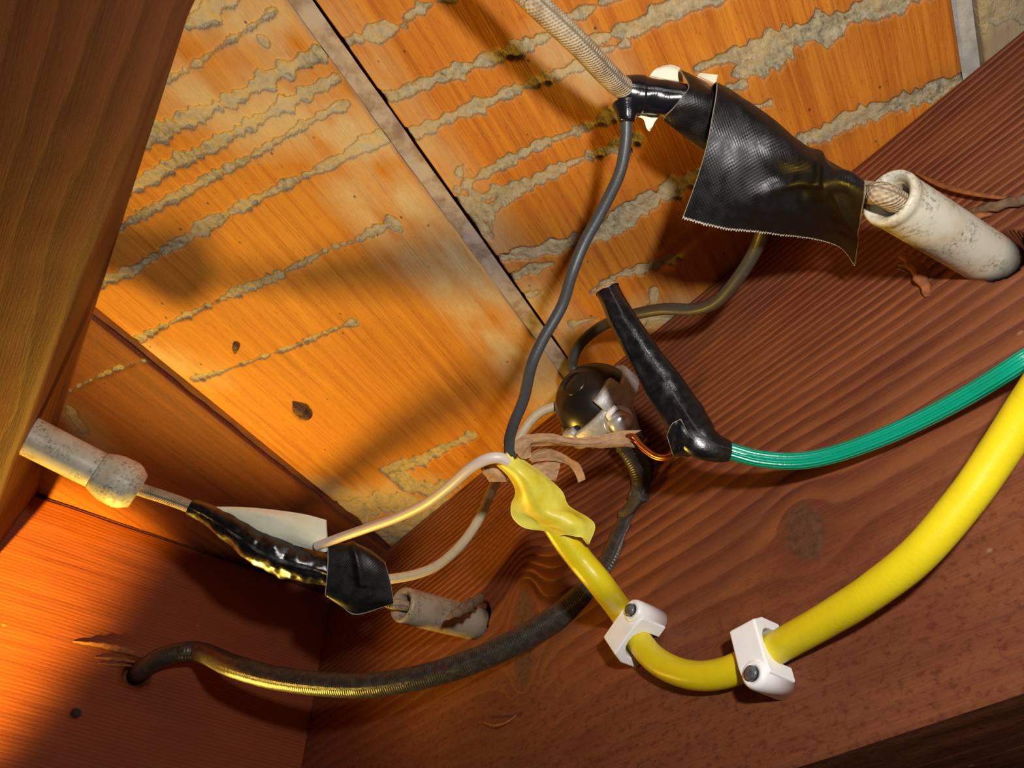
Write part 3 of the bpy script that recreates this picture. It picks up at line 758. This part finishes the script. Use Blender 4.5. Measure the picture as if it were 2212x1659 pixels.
def torn(amp, rows, seed):
    r = np.random.RandomState(seed)
    def fn(G, u, v):
        G = G.copy(); nu, nv = u.shape
        d = G[-1] - G[-2]; d = d / (np.linalg.norm(d, axis=1)[:, None] + 1e-9)
        j = np.abs((np.arange(nv) * 0.5) % 1 - 0.5) * 2
        G[-1] = G[-1] + d * (amp * (j + r.rand(nv) * 0.7))[:, None]
        return G
    return fn
# main flag: loft from the fold along the wire down to the torn edge
rows = [
 [P(1520, 205, 206), P(1585, 232, 206), P(1660, 285, 203), P(1750, 350, 197), P(1850, 410, 186)],
 [P(1546, 176, 199), P(1588, 198, 199), P(1670, 258, 197), P(1752, 325, 190), P(1862, 390, 178)],
 [P(1549, 188, 193), P(1600, 222, 193), P(1680, 285, 191), P(1760, 347, 184), P(1869, 401, 173)],
 [P(1540, 245, 191.5), P(1595, 280, 192), P(1680, 332, 190), P(1765, 380, 185), P(1866, 430, 175)],
 [P(1525, 320, 193), P(1590, 350, 193), P(1680, 385, 193), P(1765, 425, 191), P(1860, 470, 185)],
 [P(1502, 395, 197), P(1580, 425, 196), P(1680, 450, 197), P(1765, 475, 199), P(1854, 520, 199)],
 [P(1475, 468, 202), P(1560, 490, 201), P(1650, 500, 203), P(1740, 512, 206), P(1790, 524, 208), P(1820, 540, 210), P(1846, 574, 213)]]
sheet('flag', rows, M['tape'], up, 110, 150, 0.35, wr1, torn(0.55, 1, 2))
# shorter layer beneath, peeping out at the left
rows = [
 [P(1468, 150, 203), P(1500, 165, 204), P(1560, 200, 204)],
 [P(1474, 156, 199), P(1505, 170, 199), P(1560, 205, 200)],
 [P(1488, 186, 195), P(1515, 195, 195), P(1560, 215, 196)],
 [P(1472, 210, 194.5), P(1505, 222, 194.5), P(1555, 245, 196)],
 [P(1453, 236, 195.5), P(1495, 252, 196.5), P(1545, 280, 198)],
 [P(1434, 256, 198.5), P(1480, 290, 200), P(1535, 316, 201)],
 [P(1450, 272, 204), P(1490, 305, 205), P(1530, 335, 206)]]
sheet('under_flag', rows, M['tape'], up, 60, 50, 0.35, lambda u, v: 0.3 * vnoise(u * 6, v * 5, 8))
# pale liner showing on the back of the layers
rows = [[P(1403, 164, 204), P(1440, 172, 204), P(1476, 177, 204)],
        [P(1415, 150, 205), P(1445, 147, 205), P(1473, 158, 204.5)],
        [P(1432, 142, 206.5), P(1450, 140, 206.5), P(1468, 146, 206)]]
sheet('liner', rows, M['liner'], up, 20, 24, 0.3, label='pale liner curl')
rows = [[P(1506, 163, 206), P(1525, 172, 205.5), P(1546, 182, 205)],
        [P(1512, 158, 207), P(1535, 160, 206.5), P(1551, 162, 206)]]
sheet('liner', rows, M['liner'], up, 12, 16, 0.3, label='pale liner curl')
rows = [[P(1385, 232, 203.5), P(1415, 232, 203.5), P(1443, 228, 203)],
        [P(1376, 250, 204), P(1405, 246, 204), P(1441, 238, 203.5)],
        [P(1390, 258, 204.5), P(1405, 258, 204.5), P(1428, 246, 204)],
        [P(1396, 276, 205), P(1402, 283, 205), P(1408, 274, 205)]]
sheet('liner', rows, M['liner'], up, 30, 30, 0.3, lambda u, v: 0.4 * vnoise(u * 5, v * 6, 2), label='torn pale liner scrap')

# ------------------------------------------------------------------ lower tape
lo = thing('tape_wrapping', 'black crumpled tape with white liner curl on the lower splice', 'tape', P(640, 1210, 288))
tube('wrap', [P(412, 1094, 286), P(450, 1112, 286), P(490, 1135, 285), P(540, 1165, 284), P(590, 1195, 283), P(640, 1212, 283), P(690, 1228, 283), P(720, 1240, 283)],
     [2.9, 3.7, 4.6, 6.0, 6.9, 6.6, 5.6, 5.0], M['tape_gloss'], lo, n=120, ns=40, vmm=True,
     rfun=lambda L, t: 1 + 0.22 * vnoise(L / 5.0, t * 1.3, 5) + 0.10 * vnoise(L / 2.0, t * 3, 6))
rows = [
 [P(455, 1108, 287), P(500, 1130, 286), P(560, 1160, 283), P(620, 1172, 281), P(690, 1188, 279)],
 [P(452, 1101, 286), P(510, 1116, 283), P(575, 1140, 280), P(640, 1156, 278), P(705, 1192, 277)],
 [P(456, 1098, 285.5), P(520, 1104, 283), P(590, 1118, 280), P(655, 1136, 279), P(707, 1170, 278)],
 [P(462, 1096, 286), P(520, 1096, 285), P(590, 1104, 284), P(655, 1112, 283), P(706, 1124, 282)]]
sheet('liner', rows, M['liner'], lo, 50, 60, 0.35, lambda u, v: 0.5 * np.sin(u * 7 + v * 2) * (0.3 + v) + 0.35 * vnoise(u * 5, v * 4, 9), label='pale yellow-white liner curl')
rows = [
 [P(716, 1178, 284), P(760, 1172, 285), P(800, 1188, 285), P(832, 1214, 284)],
 [P(708, 1172, 280), P(760, 1180, 279), P(800, 1196, 279), P(834, 1222, 280)],
 [P(708, 1205, 277), P(755, 1208, 276.5), P(800, 1222, 277), P(842, 1250, 279)],
 [P(706, 1248, 276), P(750, 1252, 276), P(800, 1262, 277), P(848, 1282, 279)],
 [P(702, 1284, 276), P(745, 1296, 276), P(795, 1298, 277), P(851, 1302, 279)],
 [P(704, 1288, 276.5), P(738, 1310, 277), P(772, 1328, 277.5), P(851, 1304, 279.5)]]
sheet('flag', rows, M['tape'], lo, 60, 60, 0.35, lambda u, v: 0.8 * np.exp(-((v - 0.35 - 0.25 * u) / 0.06) ** 2) * (u < .65) + 0.3 * vnoise(u * 4, v * 4, 12))

# ------------------------------------------------------------------ yellow cable with its conductors
yc = thing('yellow_cable', 'yellow jacketed cable looping through two white clips, stripped at its end', 'cable', J(1640, 1400, 0))
R_Y = 3.75
cab = [P(1150, 1075, 226), P(1190, 1125, 227), P(1220, 1165, 227), P(1255, 1210, 227), P(1300, 1265, 226), J(1342, 1322, 5.6), J(1372, 1372, 4.6), J(1408, 1418, 4.4), J(1455, 1447, 4.4), J(1510, 1460, 4.4), J(1570, 1452, 4.4), J(1625, 1427, 4.6), J(1690, 1393, 5.2), J(1780, 1342, 8), J(1880, 1280, 11), J(1985, 1196, 13), J(2085, 1080, 14), J(2155, 980, 15), J(2215, 888, 17), J(2290, 770, 21)]
cab += [cab[-1] - U * 40 + ZV * 18 - N * 14, cab[-1] - U * 110 + ZV * 28 - N * 22, cab[-1] - U * 200 + ZV * 22 - N * 22]
tube('jacket', cab, [2.2, 3.2, 3.7] + [R_Y] * (len(cab) - 3), M['yellow'], yc, n=440, ns=40, rfun=lambda L, t: 1 + 0.03 * vnoise(L / 6, t * 1.5, 3))
rows = [
 [P(1070, 1008, 224), P(1082, 1004, 221.5), P(1098, 1002, 220), P(1112, 992, 221), P(1124, 985, 223)],
 [P(1096, 1034, 226), P(1106, 1030, 221.5), P(1120, 1020, 219), P(1136, 1008, 221), P(1150, 1006, 225)],
 [P(1109, 1062, 227), P(1124, 1056, 221.5), P(1146, 1045, 219.5), P(1168, 1036, 222), P(1186, 1036, 226)],
 [P(1103, 1090, 226), P(1126, 1088, 223), P(1156, 1076, 221), P(1190, 1064, 223), P(1215, 1062, 226)],
 [P(1107, 1118, 225), P(1136, 1112, 224), P(1170, 1106, 222), P(1205, 1094, 223), P(1230, 1092, 226)],
 [P(1132, 1140, 224.5), P(1160, 1130, 224), P(1196, 1126, 221.5), P(1232, 1112, 222), P(1268, 1116, 226)],
 [P(1180, 1150, 224), P(1196, 1144, 222.5), P(1220, 1140, 220.5), P(1250, 1132, 221), P(1286, 1138, 224.5)],
 [P(1206, 1158, 223.5), P(1222, 1156, 221.5), P(1240, 1158, 221), P(1258, 1162, 221), P(1272, 1176, 222)]]
sheet('split_jacket', rows, M['yellow_in'], yc, 70, 60, 0.7, lambda u, v: 0.9 * vnoise(u * 3.5, v * 3, 3) + 0.25 * vnoise(u * 9, v * 7, 5) + 1.2 * np.exp(-((v - 0.40 - 0.2 * u) / 0.18) ** 2) * np.sin(u * 3.1), label='flared split end of the jacket')
R_W = 1.62
tube('black_conductor', [P(1353, 238, 201), P(1353, 262, 201), P(1351, 310, 202), P(1338, 375, 204), P(1300, 455, 207), P(1262, 525, 209), P(1236, 590, 210), P(1214, 660, 212), P(1172, 735, 213), P(1148, 790, 214), P(1132, 860, 217), P(1110, 915, 219), P(1100, 955, 221), P(1104, 1000, 223)], 1.55, M['grey_wire'], yc, n=200, ns=20, label='dark grey insulated conductor')
tube('white_conductor', [P(1110, 1010, 223), P(1084, 990, 221), P(1052, 992, 221), P(1016, 1012, 224), P(970, 1052, 232), P(920, 1088, 243), P(860, 1117, 256), P(790, 1142, 268), P(735, 1161, 275), P(682, 1181, 278)], [1.6] * 10, M['white_wire'], yc, n=160, ns=20, label='white insulated conductor')
tube('ground_wire', [P(1335, 950, 236), P(1366, 941, 234), P(1386, 962, 232), P(1414, 983, 229), P(1440, 987, 226), P(1468, 975, 224)], 0.75, M['copper'], yc, n=60, ns=12, label='bare copper conductor')
tube('ground_wire', [P(1330, 955, 238), P(1368, 950, 236), P(1390, 972, 234), P(1416, 989, 231), P(1442, 990, 228), P(1470, 972, 226)], 0.6, M['copper'], yc, n=60, ns=12, label='bare copper conductor')
crump = lambda s, a: (lambda u, v: 0.5 * a * vnoise(u * 6, v * 4, s) + a * 0.35 * vnoise(u * 5, v * 12, s + 1) + a * 0.15 * vnoise(u * 25, v * 9, s + 2))
rows = [
 [P(1092, 962, 222), P(1112, 975, 221), P(1128, 992, 222), P(1146, 988, 224)],
 [P(1112, 948, 222), P(1128, 955, 220), P(1140, 966, 221), P(1146, 966, 224)],
 [P(1142, 936, 223), P(1146, 946, 221), P(1150, 955, 222), P(1154, 962, 225)],
 [P(1190, 937, 226), P(1190, 945, 224), P(1190, 954, 224.5), P(1190, 961, 227)],
 [P(1245, 945, 230), P(1245, 953, 228), P(1246, 961, 228.5), P(1248, 967, 231)],
 [P(1300, 940, 233), P(1303, 950, 231.5), P(1306, 960, 232), P(1308, 968, 234)],
 [P(1345, 931, 235), P(1348, 944, 234), P(1352, 956, 234), P(1354, 966, 236)],
 [P(1386, 929, 237), P(1366, 942, 236), P(1362, 954, 236), P(1376, 967, 238)]]
sheet('paper_wrap', rows, M['paper'], yc, 110, 24, 0.3, crump(3, 1.3), label='long strip of brown paper filler')
rows = [
 [P(1140, 988, 224), P(1150, 1000, 226)], [P(1158, 974, 224), P(1162, 996, 227)], [P(1184, 971, 225), P(1184, 994, 228)],
 [P(1214, 980, 227), P(1205, 997, 229)], [P(1236, 994, 228), P(1228, 1004, 230)], [P(1252, 1004, 229), P(1238, 1016, 231)], [P(1262, 1026, 230), P(1246, 1032, 231.5)], [P(1264, 1036, 230.5), P(1250, 1042, 232)]]
sheet('paper_wrap', rows, M['paper'], yc, 60, 16, 0.3, crump(7, 0.6), label='curled strip of brown paper filler')
rows = [[P(1150, 1004, 229), P(1180, 998, 229), P(1211, 996, 230)], [P(1152, 1020, 229), P(1182, 1018, 230), P(1208, 1016, 231)], [P(1160, 1036, 230), P(1184, 1036, 231), P(1200, 1038, 232)]]
sheet('paper_wrap', rows, M['paper'], yc, 24, 24, 0.3, crump(9, 0.8))
rows = [[P(1036, 1004, 228), P(1056, 1002, 227), P(1080, 1004, 227)], [P(1044, 1024, 228), P(1068, 1022, 226), P(1094, 1024, 227)], [P(1058, 1040, 229), P(1080, 1040, 228), P(1100, 1040, 229)]]
sheet('paper_wrap', rows, M['paper'], yc, 24, 24, 0.3, crump(11, 1.0), label='crumpled scrap of brown paper filler')
rows = [[P(1086, 958, 221.5), P(1092, 962, 220.5), P(1102, 960, 221)], [P(1090, 978, 221.5), P(1096, 980, 220.5), P(1106, 978, 221)], [P(1092, 1000, 221.5), P(1098, 1000, 220.5), P(1112, 996, 221)]]
sheet('jacket_tab', rows, M['yellow_in'], yc, 16, 12, 0.5)

# ------------------------------------------------------------------ old black cable and its connector
oc = thing('armoured_cable', 'old black braided cable curving from the hole in the red board', 'cable', B(300, 1452, 0))
cpts = [B(300, 1452, -12), B(304, 1449, 3), B(340, 1424, 14), B(395, 1408, 22), B(440, 1410, 30), P(500, 1437, 316), P(590, 1463, 303), P(700, 1478, 294), P(800, 1480, 287), P(900, 1465, 281), P(1000, 1436, 276), P(1100, 1394, 272), P(1190, 1342, 269), P(1265, 1282, 266), P(1318, 1220, 264), P(1348, 1155, 266), P(1378, 1098, 268)]
tube('jacket', cpts, 4.3, M['cable'], oc, n=280, ns=32, flat=(1, 1), rfun=lambda L, t: 1 + 0.035 * vnoise(L / 3, t * 2, 5))
tube('jacket', [P(1384, 1085, 266), P(1394, 1050, 267), P(1388, 1015, 268), P(1370, 980, 270), P(1350, 950, 273)], [4.7, 4.6, 4.5, 4.5, 4.3], M['cable'], oc, n=70, ns=32, rfun=lambda L, t: 1 + 0.04 * vnoise(L / 3, t * 2, 8))
# torn cuff of jacket where the braid has opened
rows = [[P(1362, 1066, 262), P(1366, 1058, 261), P(1388, 1066, 259), P(1406, 1072, 261), P(1412, 1080, 265)],
        [P(1350, 1090, 264), P(1360, 1084, 261), P(1384, 1082, 258.5), P(1404, 1084, 261), P(1414, 1092, 265)],
        [P(1338, 1104, 265), P(1352, 1110, 262), P(1372, 1102, 261), P(1392, 1086, 262), P(1405, 1096, 266)],
        [P(1336, 1116, 266), P(1348, 1118, 264), P(1362, 1112, 263), P(1382, 1096, 263), P(1394, 1100, 266)]]
sheet('torn_cuff', rows, M['cable'], oc, 30, 30, 0.5, lambda u, v: 0.6 * vnoise(u * 5, v * 6, 3), label='torn flap of black jacket')
tube('black_conductor', [P(1268, 850, 282), P(1240, 800, 284), P(1238, 775, 283), P(1256, 740, 281), P(1300, 705, 276), P(1360, 682, 262), P(1430, 668, 250), P(1500, 668, 243), P(1550, 650, 236), P(1595, 600, 228), P(1632, 540, 222), P(1650, 490, 216), P(1655, 430, 207)], 1.9, M['old_black'], oc, n=170, ns=20, label='old black insulated conductor')
tube('white_conductor', [P(1245, 872, 284), P(1192, 880, 284), P(1155, 900, 284), P(1122, 945, 283), P(1094, 1000, 283), P(1062, 1060, 282), P(1038, 1115, 282), P(1000, 1172, 282), P(950, 1218, 283), P(900, 1240, 284), P(840, 1251, 285), P(800, 1252, 286)], 1.75, M['old_white'], oc, n=140, ns=20, label='old yellowed white conductor')

cn = thing('cable_connector', 'metal clamp connector with glossy black dome between the boards and joist', 'connector', P(1300, 880, 280))
cc = P(1290, 874, 279)
R1 = np.array([1, 0, 0.0]); U1 = np.array([0, -math.sin(TH), math.cos(TH)])
dax = (-0.74 * R1 + 0.62 * U1 - 0.20 * FW); dax /= np.linalg.norm(dax)
RD = 14.6
lathe('dome', [(-3, RD * .98)] + [(RD * 1.02 * math.sin(a), RD * math.cos(a)) for a in np.linspace(0.0, 1.22, 16)] + [(RD * .985, 3.4), (RD * .955, 3.0), (RD * .95, 0.02)], cc, dax, M['bakelite'], cn, 48)
# round button on the side of the dome that faces the viewer
bd = 0.62 * dax - 0.62 * FW + 0.25 * U1 - 0.28 * R1; bd /= np.linalg.norm(bd)
lathe('button', [(-1.0, 4.6), (0.25, 4.5), (0.3, 4.1), (-0.35, 3.7), (-0.5, 2.0), (-0.5, 0.02)], cc + bd * RD * 0.985, bd, M['bakelite'], cn, 32)
# clamp band hugging the rim of the dome
e1 = np.cross(dax, FW); e1 /= np.linalg.norm(e1); e2 = np.cross(dax, e1)
def band(h0, h1, ri, ro, a0, a1, name, mat, n=60, wfun=None):
    th = np.linspace(a0, a1, n); V = []
    for a in th:
        d = math.cos(a) * e1 + math.sin(a) * e2
        wk = wfun(a) if wfun else 0
        for (h, r) in ((h0, ri), (h0, ro - .6), (h0 + .6, ro), (h1 + wk - .6, ro * (1 - 0.0)), (h1 + wk, ro - .6), (h1 + wk, ri)):
            rr = r if h < 4 else r * math.sqrt(max(0.1, 1 - (h / (RD * 1.3)) ** 2))
            V.append(cc + dax * h + d * rr)
    f = [tuple(x) for x in gridfaces(n, 6, closed=True)] + [tuple(range(6))[::-1], tuple(range((n - 1) * 6, n * 6))]
    return make(name, V, f, mat, cn, smooth=True)
band(-4.5, 2.2, RD * 0.9, RD + 2.0, 0, 2 * math.pi * 0.999, 'clamp_band', M['cast'], 90)
# raised tab of the clamp on the viewer's side
vd = -FW - dax * (-FW @ dax); av = math.atan2(vd @ e2, vd @ e1)
band(0.0, 6.5, RD * 0.92, RD + 2.2, av - 0.05, av + 0.62, 'clamp_tab', M['cast'], 24)
band(-1.0, 4.2, RD * 0.92, RD + 2.4, av - 1.30, av - 0.95, 'clamp_tab', M['cast'], 16)
# sleeve from the clamp to the cable, screw and lock tab
tube('sleeve', [cc - dax * 3, P(1330, 905, 283), P(1352, 940, 280), P(1362, 962, 276)], [9.5, 7.5, 5.6, 5.2], M['cast'], cn, n=24, ns=28)
sc = P(1342, 913, 262); sa = P(1310, 885, 275) - sc; sa = -sa / np.linalg.norm(sa)
lathe('screw', [(-9, 0.1), (-9, 2.0), (-1, 2.0), (-1, 4.0), (0.2, 4.1), (1.4, 3.7), (2.3, 2.6), (2.7, 1.2), (2.75, 0.02)], sc, sa, M['zinc'], cn, 28)
lathe('washer', [(-3.2, 2.0), (-3.2, 5.2), (-2.3, 5.3), (-2.0, 4.9), (-2.0, 2.0)], sc, sa, M['zinc'], cn, 28)
lathe('nut', [(-6.6, 2.0), (-6.6, 4.6), (-4.6, 4.6), (-4.6, 2.0)], sc, sa, M['zinc'], cn, 6)
tube('lock_tab', [P(1318, 906, 262), P(1315, 897, 261), P(1322, 888, 260), P(1331, 879, 260)], [0.7, 1.0, 1.0, 0.9], M['clip'], cn, n=20, ns=10)
lathe('rivet', [(0, 3.0), (1.5, 2.8), (2.4, 1.6), (2.6, 0.02)], P(1213, 928, 284), -FW, M['zinc'], cn, 16)
lathe('rivet', [(0, 3.0), (1.5, 2.6), (2.0, 0.02)], P(1283, 985, 268), -FW, M['zinc'], cn, 16)

# ------------------------------------------------------------------ green wire and its taped stub
gend = P(2310, 712, 167)
gw = tube('green_wire', [P(1530, 962, 207), P(1575, 974, 206), P(1640, 991, 204), P(1720, 996, 201), P(1800, 982, 197), P(1900, 947, 190), P(2000, 902, 183), P(2100, 848, 175), P(2212, 778, 166), gend, gend - U * 45 + ZV * 16, gend - U * 110 + ZV * 22 + N * 2, gend - U * 190 + ZV * 20 + N * 3],
          2.2, M['green'], n=320, ns=60)
tag(gw, 'glossy ribbed green wire sweeping in from the right edge', 'wire')
st = thing('taped_stub', 'glossy black tape stub capping the green wire', 'tape', P(1450, 850, 215))
def stub_r(L, t):
    tw = 0.13 * np.cos(2 * t + L * 0.07) + 0.16 * vnoise(L / 8, np.cos(t) * 1.3 + 3, 3) + 0.16 * np.exp(-((np.mod(t - 0.5 - 0.035 * L + math.pi, 2 * math.pi) - math.pi) / 0.30) ** 2) + 0.05 * vnoise(L / 3, np.sin(t) * 3, 9)
    return 1 + tw * np.clip(L / 8, 0, 1)
tube('tape_roll', [P(1312, 626, 224), P(1345, 692, 221), P(1397, 775, 217), P(1448, 850, 213), P(1484, 908, 209), P(1512, 948, 206), P(1543, 966, 205), P(1574, 974, 205.5)],
     [3.4, 3.95, 4.2, 4.25, 4.7, 4.5, 3.4, 2.5], M['tape_gloss'], st, n=170, ns=56, vmm=True, rfun=stub_r, flat=(0.8, 1.0))
lathe('cut_end', [(0, 3.55), (0.5, 3.5), (0.5, 2.9), (-1.5, 2.6), (-1.5, 0.02)], P(1312, 626, 224), P(1312, 626, 224) - P(1345, 692, 221), M['paper'], st, 40, label='pale cut end of the tape roll')
rows = [[P(1440, 940, 206), P(1452, 915, 205), P(1470, 905, 204)], [P(1448, 965, 206), P(1468, 950, 204), P(1490, 940, 203)], [P(1454, 984, 207), P(1485, 975, 205), P(1518, 968, 204)], [P(1460, 988, 209), P(1490, 986, 208), P(1530, 980, 207)]]
sheet('flap', rows, M['tape_gloss'], st, 40, 40, 0.35, lambda u, v: 0.3 * vnoise(u * 6, v * 6, 6), label='frayed loose tape end')

# ------------------------------------------------------------------ cable clips
def clip(px, py, cable_dir_px, side, label, wdt=8.0):
    base = J(px, py, 0)
    q = J(px + cable_dir_px[0], py + cable_dir_px[1], 0) - base; q /= np.linalg.norm(q)
    a = np.cross(-N, q) * side; out = -N
    root = thing('cable_clip', label, 'clip', base, 'white nail-on cable clips')
    poly = [(-7.0, 0), (-7.0, 6.5), (-5.2, 10.4), (4.2, 10.4), (8.2, 9.6), (8.2, 0), (4.4, 0), (4.4, 4.2)]
    for k in range(0, 9):
        an = math.pi * k / 8; poly.append((4.4 * math.cos(an), 4.4 + 4.2 * math.sin(an)))
    poly += [(-4.4, 0.0)]
    pts = [base + a * x + out * h - q * wdt / 2 for x, h in poly]
    prism('saddle', pts, q * wdt, M['clip'], root, 0.5)
    # nail boss
    bc = base + a * 7.4
    lathe('boss', [(0, 0.1), (0, 3.5), (9.5, 3.5), (10.6, 3.2), (11.0, 2.7), (11.0, 1.9), (10.0, 1.8)], bc, out, M['clip'], root, 32)
    na = lathe('nail', [(-12, 0.05), (-10, 1.1), (10.2, 1.1), (11.05, 1.1), (11.05, 1.75), (11.8, 1.75), (12.0, 1.6), (12.05, 0.02)], bc, out, M['nail'], root, 24, label='blued steel nail')
    return root
clip(1392, 1385, (85, 120), 1, 'white cable clip nearer the stripped cable end, nail at its top right')
clip(1672, 1418, (80, -40), -1, 'white cable clip further right, nail at its bottom')

# ------------------------------------------------------------------ husk stuck to the amber board
hk = tube('insect_husk', [C(632, 868, 0.2), C(640, 880, 1.2), C(650, 890, 1.6), C(664, 900, 1.0), C(670, 902, 0.2)], [0.3, 1.6, 2.6, 2.0, 0.8], M['husk'], n=24, ns=12, rfun=lambda L, t: 1 + 0.4 * vnoise(L / 1.2, t * 2, 4), flat=(0.6, 1))
tag(hk, 'small grey-brown husk stuck to the amber ceiling board', 'husk')
hk2 = tube('insect_husk', [C(505, 740, 0.2), C(509, 750, 0.8), C(507, 764, 0.2)], [0.4, 1.3, 0.4], M['husk'], n=12, ns=10, flat=(0.6, 1))
tag(hk2, 'tiny dark chip stuck to the amber board near the left joist', 'chip')
